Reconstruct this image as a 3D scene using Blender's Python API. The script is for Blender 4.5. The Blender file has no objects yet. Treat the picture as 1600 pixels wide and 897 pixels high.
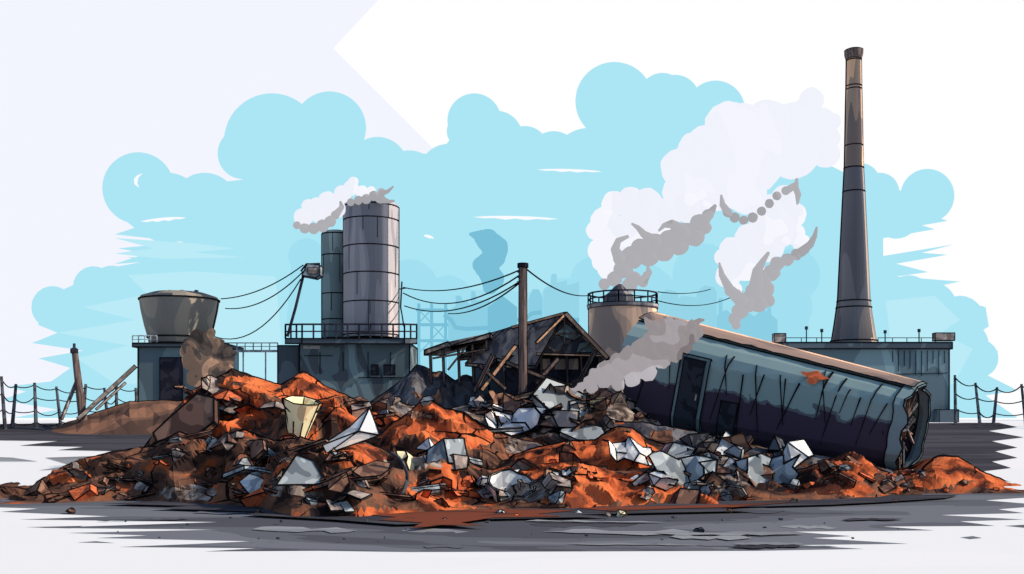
import bpy, bmesh, math, random
from mathutils import Vector, Matrix, noise
from mathutils.bvhtree import BVHTree
random.seed(7)
C = bpy.context.scene.collection
F, H, HY = 1600.0, 6.0, 655.0
def P(px, py, d): return Vector(((px-800)/F*d, d, H-(py-HY)/F*d))
def GZ(y): return 0.0 if y < 85 else min(5.5, (y-85)*0.11)
def hit(px, py, up=0.0):
    s = (py-HY)/F
    d = H/s if s > 0 else 1e9
    if d > 85: d = 15.35/(s+0.11)
    if d > 135: d = 0.5/max(s, 1e-4)
    return Vector(((px-800)/F*d, d, GZ(d)+up))
# ------------------------------------------------------------ materials
def lin(r, g, b, k=1.0, cap=.9):
    f = lambda c: (c/255/12.92 if c/255 <= 0.04045 else ((c/255+0.055)/1.055)**2.4)
    return (min(f(r)/k, cap), min(f(g)/k, cap), min(f(b)/k, cap), 1)
def raw(r, g, b): return lin(r, g, b, 1, 1)
def newmat(name):
    m = bpy.data.materials.new(name); m.use_nodes = True
    nt = m.node_tree; nt.nodes.clear()
    return m, nt, nt.nodes.new('ShaderNodeOutputMaterial')
def patch(name, cols, scale=0.5, stretch=(1, 1, 1), dist=1.0, detail=3, cracks=None, emit=0.0, stops=None, toon=0.0, tsize=.47):
    """posterised paint: warped noise cut into flat patches of colour; optional broken black cracks"""
    m, nt, out = newmat(name); N = nt.nodes; L = nt.links
    tc = N.new('ShaderNodeTexCoord'); mp = N.new('ShaderNodeMapping')
    mp.inputs['Scale'].default_value = stretch; L.new(tc.outputs['Object'], mp.inputs[0])
    nz = N.new('ShaderNodeTexNoise'); nz.inputs['Scale'].default_value = scale
    nz.inputs['Detail'].default_value = detail; nz.inputs['Distortion'].default_value = dist
    L.new(mp.outputs[0], nz.inputs['Vector'])
    rp = N.new('ShaderNodeValToRGB'); rp.color_ramp.interpolation = 'CONSTANT'
    n = len(cols)
    if stops is None: stops = [0.0]+[0.5+(i-(n)/2)*0.09 for i in range(1, n)]
    el = rp.color_ramp.elements
    while len(el) < n: el.new(0.5)
    for i in range(n): el[i].position = stops[i]; el[i].color = cols[i]
    L.new(nz.outputs['Fac'], rp.inputs[0]); col = rp.outputs[0]
    if cracks:
        cs, cw, cst = cracks
        mp2 = N.new('ShaderNodeMapping'); mp2.inputs['Scale'].default_value = cst
        L.new(tc.outputs['Object'], mp2.inputs[0])
        n2 = N.new('ShaderNodeTexNoise'); n2.inputs['Scale'].default_value = cs*0.9; n2.inputs['Detail'].default_value = 2
        L.new(mp2.outputs[0], n2.inputs['Vector'])
        ad = N.new('ShaderNodeMix'); ad.data_type = 'RGBA'; ad.blend_type = 'ADD'; ad.inputs[0].default_value = min(1, 1.4/cs*0.6)
        L.new(mp2.outputs[0], ad.inputs[6]); L.new(n2.outputs['Color'], ad.inputs[7])
        vo = N.new('ShaderNodeTexVoronoi'); vo.feature = 'DISTANCE_TO_EDGE'; vo.inputs['Scale'].default_value = cs
        L.new(ad.outputs[2], vo.inputs['Vector'])
        wn = N.new('ShaderNodeTexNoise'); wn.inputs['Scale'].default_value = cs*0.7
        L.new(tc.outputs['Object'], wn.inputs['Vector'])
        mr = N.new('ShaderNodeMapRange'); mr.inputs[1].default_value = 0.45; mr.inputs[2].default_value = 0.65
        mr.inputs[3].default_value = 0; mr.inputs[4].default_value = cw
        L.new(wn.outputs['Fac'], mr.inputs[0])
        lt = N.new('ShaderNodeMath'); lt.operation = 'LESS_THAN'
        L.new(vo.outputs['Distance'], lt.inputs[0]); L.new(mr.outputs[0], lt.inputs[1])
        mx = N.new('ShaderNodeMix'); mx.data_type = 'RGBA'; L.new(lt.outputs[0], mx.inputs[0])
        L.new(col, mx.inputs[6]); mx.inputs[7].default_value = (0.012, 0.008, 0.008, 1); col = mx.outputs[2]
    df = N.new('ShaderNodeBsdfDiffuse'); L.new(col, df.inputs[0]); sh = df.outputs[0]
    if toon > 0:
        tb = N.new('ShaderNodeBsdfToon'); tb.component = 'DIFFUSE'; L.new(col, tb.inputs['Color'])
        tb.inputs['Size'].default_value = tsize; tb.inputs['Smooth'].default_value = .02
        ts = N.new('ShaderNodeMixShader'); ts.inputs[0].default_value = toon; L.new(sh, ts.inputs[1]); L.new(tb.outputs[0], ts.inputs[2]); sh = ts.outputs[0]
    if emit > 0:
        em = N.new('ShaderNodeEmission'); L.new(col, em.inputs[0]); em.inputs[1].default_value = 1
        ms = N.new('ShaderNodeMixShader'); ms.inputs[0].default_value = emit
        L.new(sh, ms.inputs[1]); L.new(em.outputs[0], ms.inputs[2]); sh = ms.outputs[0]
    L.new(sh, out.inputs[0]); return m
def glow(name, col):
    m, nt, out = newmat(name)
    e = nt.nodes.new('ShaderNodeEmission'); e.inputs[0].default_value = col
    nt.links.new(e.outputs[0], out.inputs[0]); return m
K = 0.5
INK = patch('ink_black', [(0.006, 0.007, 0.01, 1), (0.010, 0.010, 0.013, 1)])
M = {}
M['teal'] = patch('weathered_teal', [lin(60, 76, 86, K), lin(74, 94, 104, K), lin(84, 106, 116, K)], 0.09, (1, 1, .5), 1.0, 1)
M['teal_worn'] = patch('worn_dark_teal', [lin(46, 54, 62, K), lin(58, 72, 80, K), lin(74, 92, 100, K), lin(86, 106, 114, K)], 0.15, (1, 1, .6), 1.6, 2, stops=[0, .42, .5, .62])
M['teal_dark'] = patch('dark_teal', [lin(46, 56, 66, K), lin(58, 70, 80, K)], 0.2, (1, 1, .6), 1.5, 1)
M['slate'] = patch('slate_grey', [lin(66, 68, 76, K), lin(82, 84, 92, K), lin(96, 98, 104, K)], 0.22, (1.6, 1.6, .25), 1, 1, toon=.6)
M['chim_foot'] = patch('chimney_foot', [lin(64, 66, 74, K), lin(76, 78, 85, K), lin(98, 92, 90, K)], 0.12, (1.8, 1.8, .25), .6, 1, toon=.9, tsize=.5)
M['tankgrey'] = patch('tank_grey', [lin(84, 86, 86, K), lin(98, 97, 94, K)], 0.16, (1, 1, .5), 1, 1, toon=1.0, tsize=.68)
M['silo'] = patch('silo_steel', [lin(80, 84, 94, K), lin(94, 97, 107, K), lin(106, 107, 116, K)], 0.2, (2, 2, .18), .5, 1, toon=.97, tsize=.48)
M['silo_old'] = patch('old_silo_steel', [lin(72, 88, 95, K), lin(86, 104, 111, K)], 0.3, (2, 2, .3), .6, 1, toon=.7)
M['tan'] = patch('tan_concrete', [lin(104, 96, 94, K), lin(134, 117, 107, K), lin(154, 132, 118, K)], 0.16, (1, 1, .5), 1, 1, toon=.6, tsize=.55)
M['chimney'] = patch('chimney_brick', [lin(78, 72, 72, K), lin(108, 95, 88, K), lin(150, 124, 104, K)], 0.14, (2, 2, .3), .6, 1, toon=.9, tsize=.5)
M['dark'] = patch('dark_opening', [lin(26, 28, 38, K), lin(36, 38, 50, K)], 0.5)
M['roof'] = patch('dark_roof', [lin(40, 42, 50, K), lin(56, 60, 68, K), lin(74, 78, 86, K)], 0.3, (1, .4, 1), 1.2)
M['shedroof'] = patch('worn_plank_roof', [lin(52, 54, 60, K), lin(76, 76, 80, K), lin(98, 94, 94, K), lin(122, 112, 104, K)], 0.35, (1.5, .4, 1), 1.2, 3, stops=[0, .42, .52, .62])
M['wood'] = patch('dark_wood', [lin(56, 50, 52, K), lin(76, 69, 69, K)], 0.8, (3, 3, .3))
M['tanwood'] = patch('tan_wood', [lin(120, 98, 85, K), lin(150, 124, 105, K)], 0.8, (1, 1, .5))
M['glass'] = patch('grey_glass', [lin(70, 86, 94, K), lin(96, 118, 126, K)], 0.3)
M['window'] = patch('window_dark', [lin(22, 26, 34, K), lin(32, 38, 48, K)], 0.5)
kk_ = 1.38
M['orange'] = patch('rust_soil', [lin(80, 50, 44, kk_), lin(134, 76, 58, kk_), lin(188, 100, 66, kk_), lin(216, 118, 76, kk_), lin(230, 132, 86, kk_)], 0.15, (1, 1, 1.9), 1.7, 2, (0.2, 0.026, (1, 1, 2)), stops=[0, .37, .43, .49, .57])
M['brown'] = patch('brown_soil', [lin(54, 44, 45, kk_), lin(88, 68, 62, kk_), lin(116, 88, 77, kk_), lin(140, 98, 80, kk_), lin(190, 104, 70, kk_)], 0.17, (1, 1, 1.9), 1.9, 2, (0.24, 0.03, (1, 1, 2)), stops=[0, .39, .47, .55, .62])
M['greyrub'] = patch('grey_rubble', [lin(64, 58, 58), lin(98, 90, 88), lin(128, 120, 116), lin(152, 148, 148)], 0.35, (1, 1, 1.5), 1.8, 2, (0.4, 0.04, (1, 1, 1.5)))
M['bank'] = patch('earth_bank', [lin(84, 70, 66), lin(108, 86, 78), lin(132, 102, 88)], 0.1, (.5, 1, 2), 1.5)
M['d_white'] = patch('pale_scrap', [lin(118, 127, 138, K), lin(150, 160, 170, K), lin(176, 184, 194, K)], 0.5, dist=1.5, detail=1)
M['d_blue'] = patch('blue_grey_scrap', [lin(74, 84, 94, K), lin(100, 112, 122, K), lin(126, 139, 148, K)], 0.5, dist=1.5, detail=1)
M['d_grey'] = patch('grey_scrap', [lin(76, 73, 75, K), lin(100, 96, 97, K), lin(120, 116, 115, K)], 0.5, dist=1.5, detail=1)
M['d_brown'] = patch('brown_scrap', [lin(60, 46, 44, K), lin(84, 66, 60, K), lin(106, 84, 74, K)], 0.5, dist=1.5, detail=1)
M['d_cream'] = patch('cream_scrap', [lin(165, 150, 124, K), lin(198, 184, 152, K)], 0.8, dist=1.5, stops=[0, .45])
M['d_rust'] = patch('rust_scrap', [lin(124, 66, 46, K), lin(156, 82, 56, K)], 0.9, dist=1.5)
M['d_dark'] = patch('dark_scrap', [lin(38, 42, 50, K), lin(60, 67, 77, K)], 0.9, dist=1.5)
M['sm_white'] = patch('white_smoke', [raw(240, 242, 252), raw(247, 248, 255)], 0.04, emit=.98)  # smoke materials glow by themselves to flatten the sun's shading
M['sm_lav'] = patch('lavender_smoke', [raw(241, 243, 253), raw(244, 245, 254)], 0.03, emit=.99)
M['sm_shade'] = patch('shaded_smoke', [raw(166, 166, 171), raw(176, 176, 181)], 0.06, emit=.95)  # grey puffs paint the shadowed undersides of the plumes
M['sm_mauve'] = patch('mauve_smoke', [lin(128, 120, 122), lin(152, 145, 147), lin(168, 161, 165), lin(188, 183, 188)], 0.10, emit=.93, detail=2)
M['sm_brown'] = patch('brown_dust', [lin(58, 54, 54), lin(78, 72, 70), lin(116, 98, 88), lin(170, 138, 118)], 0.22, emit=.6, detail=1)
M['far1'] = glow('distant_blue', raw(140, 207, 228))  # aerial haze put in as flat, self-glowing blues
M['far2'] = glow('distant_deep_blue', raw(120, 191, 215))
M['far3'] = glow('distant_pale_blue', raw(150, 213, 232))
M['cyan'] = glow('cloud_cyan', raw(172, 230, 245))
M['cyan_deep'] = glow('cloud_deeper_cyan', raw(162, 224, 241))
M['cyan_pale'] = glow('cloud_paler_cyan', raw(186, 235, 247))
M['wisp'] = glow('cloud_white', raw(250, 252, 255))
M['sky'] = glow('sky_white', (1, 1, 1, 1))
M['lav'] = glow('sky_lavender', raw(243, 245, 254))
M['asph'] = patch('asphalt_slate', [lin(76, 82, 94, .9), lin(90, 98, 110, .9), lin(104, 113, 126, .9)], 0.07, (.3, 1.2, 1), 1.6)
M['asph_l'] = patch('asphalt_light', [lin(118, 127, 139, .85), lin(130, 140, 151, .85)], 0.2, (.2, 2, 1))
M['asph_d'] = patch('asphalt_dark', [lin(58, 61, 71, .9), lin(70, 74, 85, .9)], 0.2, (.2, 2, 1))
M['spill'] = patch('rust_spill', [lin(86, 58, 52, .9), lin(112, 66, 54, .9)], 0.2, (.3, 1, 1))
M['ground'] = patch('white_ground', [(.83, .87, .93, 1), (.85, .88, .94, 1)], 0.02, emit=.62)  # ground partly glows, whitening it and adding fill light
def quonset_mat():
    m, nt, out = newmat('shaded_corrugated_teal'); N = nt.nodes; L = nt.links
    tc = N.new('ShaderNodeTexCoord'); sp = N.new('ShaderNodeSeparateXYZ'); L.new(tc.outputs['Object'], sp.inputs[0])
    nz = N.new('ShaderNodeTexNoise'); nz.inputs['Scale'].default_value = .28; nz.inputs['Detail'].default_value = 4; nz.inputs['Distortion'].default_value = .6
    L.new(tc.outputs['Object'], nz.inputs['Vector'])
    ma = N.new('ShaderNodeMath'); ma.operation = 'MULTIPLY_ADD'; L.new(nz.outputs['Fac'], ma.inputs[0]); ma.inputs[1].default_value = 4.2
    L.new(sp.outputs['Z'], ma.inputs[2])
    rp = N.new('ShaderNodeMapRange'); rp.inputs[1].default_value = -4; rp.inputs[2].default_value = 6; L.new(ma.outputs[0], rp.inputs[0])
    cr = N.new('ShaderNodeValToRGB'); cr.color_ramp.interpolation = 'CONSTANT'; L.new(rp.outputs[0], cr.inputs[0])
    el = cr.color_ramp.elements; el[0].color = lin(44, 41, 56, K); el[0].position = 0  # dark lower band is shade of the downfacing side, painted in
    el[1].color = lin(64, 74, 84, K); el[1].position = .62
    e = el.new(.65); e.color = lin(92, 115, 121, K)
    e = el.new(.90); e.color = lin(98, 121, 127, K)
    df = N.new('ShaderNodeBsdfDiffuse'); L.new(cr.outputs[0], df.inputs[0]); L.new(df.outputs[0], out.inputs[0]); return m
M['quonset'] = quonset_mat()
# ------------------------------------------------------------ mesh builder
def tag(o, label=None, cat=None, group=None, kind=None):
    if label: o['label'] = label
    if cat: o['category'] = cat
    if group: o['group'] = group
    if kind: o['kind'] = kind
    return o
def thing(name, label, cat, loc, group=None):
    o = bpy.data.objects.new(name, None); C.objects.link(o); o.location = loc; o.empty_display_size = .5
    return tag(o, label, cat, group)
class MB:
    def __init__(s): s.v = []; s.f = []; s.m = []
    def add(s, vs, fs, mi=0):
        b = len(s.v); s.v += [Vector(v) for v in vs]
        for f in fs: s.f.append([b+i for i in f]); s.m.append(mi)
        return s
    def hexa(s, a, mi=0):
        return s.add(a, [(3, 2, 1, 0), (4, 5, 6, 7), (0, 1, 5, 4), (1, 2, 6, 5), (2, 3, 7, 6), (3, 0, 4, 7)], mi)
    def box(s, x0, x1, y0, y1, z0, z1, mi=0):
        return s.hexa([(x0, y0, z0), (x1, y0, z0), (x1, y1, z0), (x0, y1, z0), (x0, y0, z1), (x1, y0, z1), (x1, y1, z1), (x0, y1, z1)], mi)
    def pbox(s, px0, px1, py0, py1, d, dep, mi=0):
        a = P(px0, py1, d); b = P(px1, py0, d)
        return s.box(a.x, b.x, d, d+dep, a.z, b.z, mi)
    def lathe(s, cx, cy, prof, n=16, mi=0, ph=0.0, cap=True):
        vs = []; fs = []
        for r, z in prof:
            for k in range(n):
                a = 2*math.pi*(k+ph)/n; vs.append((cx+r*math.cos(a), cy+r*math.sin(a), z))
        for j in range(len(prof)-1):
            for k in range(n):
                k2 = (k+1) % n; fs.append((j*n+k, j*n+k2, (j+1)*n+k2, (j+1)*n+k))
        if cap: fs.append(tuple(range(n))[::-1]); fs.append(tuple((len(prof)-1)*n+k for k in range(n)))
        return s.add(vs, fs, mi)
    def tube(s, pts, r, n=5, mi=0, closed=False, r1=None):
        pts = [Vector(p) for p in pts]; vs = []; fs = []; m = len(pts)
        for i, p in enumerate(pts):
            if closed: t = pts[(i+1) % m]-pts[i-1]
            else: t = pts[min(i+1, m-1)]-pts[max(i-1, 0)]
            t.normalize(); u = t.cross(Vector((0, 0, 1)))
            if u.length < .1: u = t.cross(Vector((0, 1, 0)))
            u.normalize(); w = t.cross(u)
            rr = r if r1 is None else r+(r1-r)*i/(m-1)
            for k in range(n):
                a = 2*math.pi*(k+.5)/n; vs.append(p+u*rr*math.cos(a)+w*rr*math.sin(a))
        for i in range(m if closed else m-1):
            j = (i+1) % m
            for k in range(n): fs.append((i*n+k, i*n+(k+1) % n, j*n+(k+1) % n, j*n+k))
        if not closed: fs.append(tuple(range(n))[::-1]); fs.append(tuple((m-1)*n+k for k in range(n)))
        return s.add(vs, fs, mi)
    def ring(s, cx, cy, z, r, tr, n=24, mi=-1):
        return s.tube([(cx+r*math.cos(2*math.pi*k/n), cy+r*math.sin(2*math.pi*k/n), z) for k in range(n)], tr, 4, mi, True)
    def prism(s, pts, off, mi=0):
        pts = [Vector(p) for p in pts]; n = len(pts); off = Vector(off)
        return s.add(pts+[p+off for p in pts], [tuple(range(n))[::-1], tuple(range(n, 2*n))]+[(i, (i+1) % n, n+(i+1) % n, n+i) for i in range(n)], mi)
    def build(s, name, mats, parent=None, ink=0.0, ang=34, origin=None, smooth=False):
        if not isinstance(mats, (list, tuple)): mats = [mats]
        if origin is None:
            if parent:
                origin = Vector(); q = parent
                while q: origin = origin+q.location; q = q.parent
            else: origin = sum(s.v, Vector())/len(s.v)
        origin = Vector(origin); nm = len(mats)
        me = bpy.data.meshes.new(name); bm = bmesh.new()
        vs = [bm.verts.new(v-origin) for v in s.v]
        for f, mi in zip(s.f, s.m):
            try:
                fc = bm.faces.new([vs[i] for i in f]); fc.material_index = nm if mi < 0 else mi; fc.smooth = smooth
            except ValueError: pass
        bm.normal_update()
        if ink > 0:
            bmesh.ops.recalc_face_normals(bm, faces=bm.faces)
            ed = []
            for e in bm.edges:
                if any(f.material_index == nm for f in e.link_faces): continue
                if len(e.link_faces) == 1 or (len(e.link_faces) == 2 and e.calc_face_angle(0) > math.radians(ang)):
                    ed.append((e.verts[0].co.copy(), e.verts[1].co.copy()))
            for a, b in ed:
                t = b-a
                if t.length < 1e-4: continue
                t.normalize(); a = a-t*ink*.3; b = b+t*ink*.3
                u = t.orthogonal().normalized(); w = t.cross(u); q = []
                for p in (a, b):
                    for k in range(4):
                        an = math.pi/2*k+.4; q.append(bm.verts.new(p+(u*math.cos(an)+w*math.sin(an))*ink*.5))
                for k in range(4):
                    f = bm.faces.new((q[k], q[(k+1) % 4], q[4+(k+1) % 4], q[4+k])); f.material_index = nm
                for qq in (q[:4][::-1], q[4:]):
                    f = bm.faces.new(qq); f.material_index = nm
        bm.to_mesh(me); bm.free()
        for x in mats: me.materials.append(x)
        me.materials.append(INK)
        o = bpy.data.objects.new(name, me); C.objects.link(o)
        if parent: o.parent = parent
        else: o.location = origin
        return o
def interp(pts, x):
    if x <= pts[0][0]: return pts[0][1]
    for (a, b), (c, d) in zip(pts, pts[1:]):
        if x <= c: return b+(d-b)*(x-a)/(c-a)
    return pts[-1][1]
def sag(a, b, s, n=14):
    a, b = Vector(a), Vector(b)
    return [a.lerp(b, i/n)-Vector((0, 0, s*4*(i/n)*(1-i/n))) for i in range(n+1)]
# ------------------------------------------------------------ world, camera, sun
w = bpy.data.worlds.new('World'); bpy.context.scene.world = w; w.use_nodes = True
nt = w.node_tree; bg = nt.nodes['Background']; sk = nt.nodes.new('ShaderNodeTexSky'); sk.sky_type = 'NISHITA'; sk.sun_disc = False
sdir = Vector((0.84, -0.16, 0.50)).normalized()
sk.sun_elevation = math.asin(sdir.z); sk.sun_rotation = math.atan2(sdir.x, sdir.y)
nt.links.new(sk.outputs[0], bg.inputs[0]); bg.inputs[1].default_value = 0.13
sl = bpy.data.lights.new('sun', 'SUN'); sl.energy = 5.0; sl.angle = math.radians(.5); sl.color = (1, .76, .54)
so = bpy.data.objects.new('sun', sl); C.objects.link(so); so.rotation_euler = sdir.to_track_quat('Z', 'Y').to_euler(); so.location = (100, 50, 200)
cam = bpy.data.cameras.new('camera'); co = bpy.data.objects.new('camera', cam); C.objects.link(co)
co.location = (0, 0, H); co.rotation_euler = (math.pi/2, 0, 0); cam.lens = 36; cam.sensor_width = 36; cam.shift_y = (HY-448.5)/1600
cam.clip_end = 5000; cam.clip_start = .5; bpy.context.scene.camera = co
vs = bpy.context.scene.view_settings; vs.view_transform = 'Standard'; vs.look = 'None'; vs.exposure = 0
# ------------------------------------------------------------ sky, clouds, ground
b = MB(); n = 40; pts = [(1000*math.cos(math.pi*k/n), 1000*math.sin(math.pi*k/n)-20) for k in range(n+1)]
for k in range(n):
    (x0, y0), (x1, y1) = pts[k], pts[k+1]; b.add([(x0, y0, -10), (x1, y1, -10), (x1, y1, 480), (x0, y0, 480)], [(0, 1, 2, 3)])
tag(b.build('sky', M['sky'], origin=(0, 0, 0)), kind='structure')
def pane(b, pts, d, mi=0, th=1.0): b.prism([P(x, y, d) for x, y in pts], (0, th, 0), mi)
b = MB(); pane(b, [(-500, -60), (650, -60), (590, 0), (520, 75), (690, 245), (690, 653), (-500, 653)], 760)
tag(b.build('sky_lavender', M['lav']), kind='structure')
def puffs(b, L, d, mi=0, flat=.25, jit=.0, seg=3, seed=0):
    bmx = bmesh.new(); bmesh.ops.create_icosphere(bmx, subdivisions=seg, radius=1)
    vv = [v.co.copy() for v in bmx.verts]; ff = [[v.index for v in f.verts] for f in bmx.faces]; bmx.free()
    for i, (x, y, r) in enumerate(L):
        c = P(x, y, d); R = r/F*d; o = Vector((i*7.3+seed, i*3.1, 2))
        q = []
        for v in vv:
            k = 1+jit*noise.noise(v*1.9+o)*1.2+jit*.5*noise.noise(v*4.5+o)
            q.append(c+Vector((v.x*R*k, v.y*R*flat*k, v.z*R*k)))
        b.add(q, ff, mi)
b = MB()
puffs(b, [(216, 294, 56), (262, 325, 55), (320, 322, 52), (425, 221, 75), (380, 240, 40), (515, 200, 57), (500, 250, 70), (590, 262, 48), (640, 280, 45), (741, 188, 42), (775, 215, 42), (724, 205, 26), (735, 250, 45), (800, 260, 40), (820, 235, 38), (865, 245, 40), (960, 158, 61), (1035, 150, 36), (1055, 155, 38), (1118, 172, 46), (1000, 235, 85), (920, 260, 60), (1100, 240, 70), (1200, 250, 60), (1250, 300, 60), (1449, 306, 42), (1400, 335, 38), (1375, 300, 30), (1345, 285, 30), (1300, 330, 60), (700, 270, 45), (660, 275, 35)], 620, seg=4)
pane(b, [(190, 340), (300, 290), (640, 250), (900, 240), (1300, 260), (1440, 330), (1480, 345), (1440, 352), (1460, 358), (1380, 372), (1380, 440), (180, 440), (300, 404), (180, 412), (230, 396), (185, 388), (290, 378), (180, 366), (210, 356)], 622)
tag(b.build('cloud_bank', M['cyan']), kind='structure')
b = MB()
puffs(b, [(146, 448, 32), (175, 455, 40), (82, 480, 33), (120, 482, 36), (1500, 500, 38), (1455, 480, 40), (1530, 560, 30), (1225, 470, 50), (1420, 470, 40), (1505, 540, 40)], 626)
pane(b, [(175, 418), (230, 408), (200, 402), (1380, 400), (1490, 382), (1440, 395), (1480, 398), (1400, 412), (1450, 425), (1400, 432), (1500, 440), (1440, 452), (1540, 480), (1545, 510), (1500, 540), (1560, 548), (1530, 580), (1590, 610), (1540, 618), (1590, 653), (20, 653), (90, 640), (0, 625), (40, 612), (10, 604), (80, 596), (110, 575), (60, 560), (130, 548), (50, 536), (90, 520), (60, 508), (60, 470)], 628)
tag(b.build('cloud_bank', M['cyan']), kind='structure')
b = MB(); puffs(b, [(478, 400, 28), (500, 430, 40), (560, 420, 50), (640, 450, 45), (700, 470, 40), (880, 470, 36), (930, 440, 40), (1000, 470, 60), (1100, 430, 50), (1180, 420, 50), (1240, 430, 42), (1230, 480, 40), (870, 500, 40)], 580, flat=.1)
pane(b, [(455, 410), (700, 450), (900, 460), (1260, 450), (1270, 600), (440, 600)], 582)
tag(b.build('cloud_bank', M['cyan_deep']), kind='structure')
b = MB(); pane(b, [(180, 372), (300, 380), (365, 388), (300, 394), (380, 402), (250, 404), (180, 396), (240, 388)], 585); tag(b.build('cloud_bank', M['cyan_pale']), kind='structure')
b = MB(); pane(b, [(200, 430), (300, 424), (430, 432), (445, 600), (180, 600), (120, 560), (200, 540), (90, 520), (210, 500), (130, 480), (230, 460)], 610); tag(b.build('cloud_bank', M['cyan_pale']), kind='structure')
b = MB(); pane(b, [(1385, 470), (1460, 462), (1500, 500), (1470, 520), (1520, 545), (1490, 600), (1400, 600)], 610); tag(b.build('cloud_bank', M['cyan_pale']), kind='structure')
def wisp(x0, x1, y, h, up=0):
    b = MB(); n = 8; top = []; bot = []
    for i in range(n+1):
        t = i/n; x = x0+(x1-x0)*t; e = math.sin(math.pi*t)**.7
        top.append((x, y-h*e*.5+up*t)); bot.append((x, y+h*e*.5*(1 if i % 2 else .3)+up*t))
    pane(b, top+bot[::-1][1:-1], 560, 0, .5)
    tag(b.build('cloud_wisp', M['wisp']), kind='structure')
for a in [(840, 940, 265, 5, 3), (740, 872, 339, 6, 3), (220, 290, 346, 6, -6), (662, 678, 368, 6, 4)]: wisp(*a)
b = MB(); cr_ = [(222, 271), (214, 274), (209, 280), (210, 288), (217, 293), (214, 285), (216, 277)]; pane(b, cr_, 560, 0, .5); tag(b.build('cloud_wisp', M['wisp']), kind='structure')
b = MB(); ys = [-300, 40, 60, 85, 135, 300, 1400]; xs = [-1500, -300, 0, 300, 1500]
vs_ = [(x, y, GZ(y)) for y in ys for x in xs]
b.add(vs_, [(j*5+i, j*5+i+1, (j+1)*5+i+1, (j+1)*5+i) for j in range(6) for i in range(4)])
tag(b.build('ground', M['ground'], origin=(0, 0, 0)), kind='structure')
def sheet(name, pts, mat, up):
    bm = bmesh.new(); vs_ = [bm.verts.new(hit(x, y, up)) for x, y in pts]
    ee = [bm.edges.new((vs_[i], vs_[(i+1) % len(vs_)])) for i in range(len(vs_))]
    bmesh.ops.triangle_fill(bm, edges=ee, use_beauty=True)
    for f in bm.faces:
        f.normal_update()
        if f.normal.z < 0: f.normal_flip()
    me = bpy.data.meshes.new(name); bm.to_mesh(me); bm.free(); me.materials.append(M[mat])
    o = bpy.data.objects.new(name, me); C.objects.link(o); return tag(o, kind='structure')
front = [(-80, 769), (700, 769), (1680, 769), (1680, 772), (1600, 778), (1540, 782), (1640, 790), (1560, 796), (1600, 802), (1470, 805), (1600, 812), (1500, 815), (1555, 822), (1380, 823), (1460, 829), (1240, 831), (1330, 838), (1270, 841), (1420, 850), (1250, 852), (1350, 858), (1180, 861),
         (900, 862), (640, 863), (500, 861), (320, 862), (400, 857), (185, 855), (310, 850), (390, 846), (150, 841), (230, 837), (105, 833), (330, 828), (60, 825), (190, 821), (340, 816), (30, 812), (170, 807), (0, 800), (60, 795), (-40, 792), (-80, 789)]
sheet('asphalt_yard', front, 'asph', .01)
random.seed(3); k = 0
for i in range(28):
    y = random.uniform(796, 858); x = random.uniform(150, 1450); L_ = random.uniform(60, 260); hh = random.uniform(2, 8)
    if x-L_/2 < 320+(y-800)*.5 and y > 820: continue
    if x+L_/2 > 1320 and y > 815: continue
    m_ = random.randint(7, 11); sl_ = random.uniform(-3, 3)
    up_ = [(x-L_/2+L_*(q+random.uniform(-.4, .4))/m_, y+sl_*q/m_-hh*random.uniform(.1, 1)) for q in range(1, m_)]; dn_ = [(x-L_/2+L_*(q+random.uniform(-.4, .4))/m_, y+sl_*q/m_+hh*random.uniform(.1, .8)) for q in range(m_-1, 0, -1)]
    sheet('asphalt_streak', [(x-L_/2, y)]+up_+[(x+L_/2, y+sl_)]+dn_, random.choice(['asph_l', 'asph_l', 'asph_d', 'asph']), .014+.004*k); k += 1
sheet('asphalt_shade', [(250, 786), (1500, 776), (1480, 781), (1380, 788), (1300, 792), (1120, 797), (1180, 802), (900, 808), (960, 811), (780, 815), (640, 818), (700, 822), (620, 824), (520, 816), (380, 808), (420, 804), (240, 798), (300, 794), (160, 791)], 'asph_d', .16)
sheet('soil_spill', [(560, 808), (640, 804), (780, 800), (900, 802), (840, 808), (880, 812), (770, 814), (720, 822), (760, 828), (690, 826), (640, 832), (660, 822), (590, 818), (620, 813)], 'spill', .20)
sheet('soil_spill', [(900, 798), (1100, 794), (1250, 788), (1150, 797), (1060, 799), (960, 804)], 'spill', .20)
for pts in ([(40, 824), (130, 822), (110, 826)], [(1500, 840), (1520, 838), (1535, 841), (1515, 843)], [(1570, 822), (1640, 818), (1600, 825)], [(120, 848), (150, 846), (180, 849)]): sheet('asphalt_streak', pts, 'asph', .012)
sheet('dirt_verge', [(-80, 664), (80, 662), (300, 662), (300, 700), (250, 712), (160, 712), (200, 706), (90, 704), (130, 699), (30, 697), (90, 690), (-80, 688)], 'asph_d', .05)
sheet('dirt_verge', [(70, 716), (190, 712), (260, 722), (140, 732), (60, 736), (110, 728)], 'asph_l', .06)
sheet('dirt_verge', [(-80, 712), (20, 716), (60, 722), (-80, 722)], 'asph_l', .06)
sheet('dirt_verge', [(900, 664), (1560, 661), (1590, 668), (1545, 674), (1600, 684), (1550, 690), (1590, 700), (1555, 706), (1590, 716), (1550, 722), (1580, 732), (1530, 738), (1440, 745), (900, 745)], 'asph_d', .05)
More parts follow.
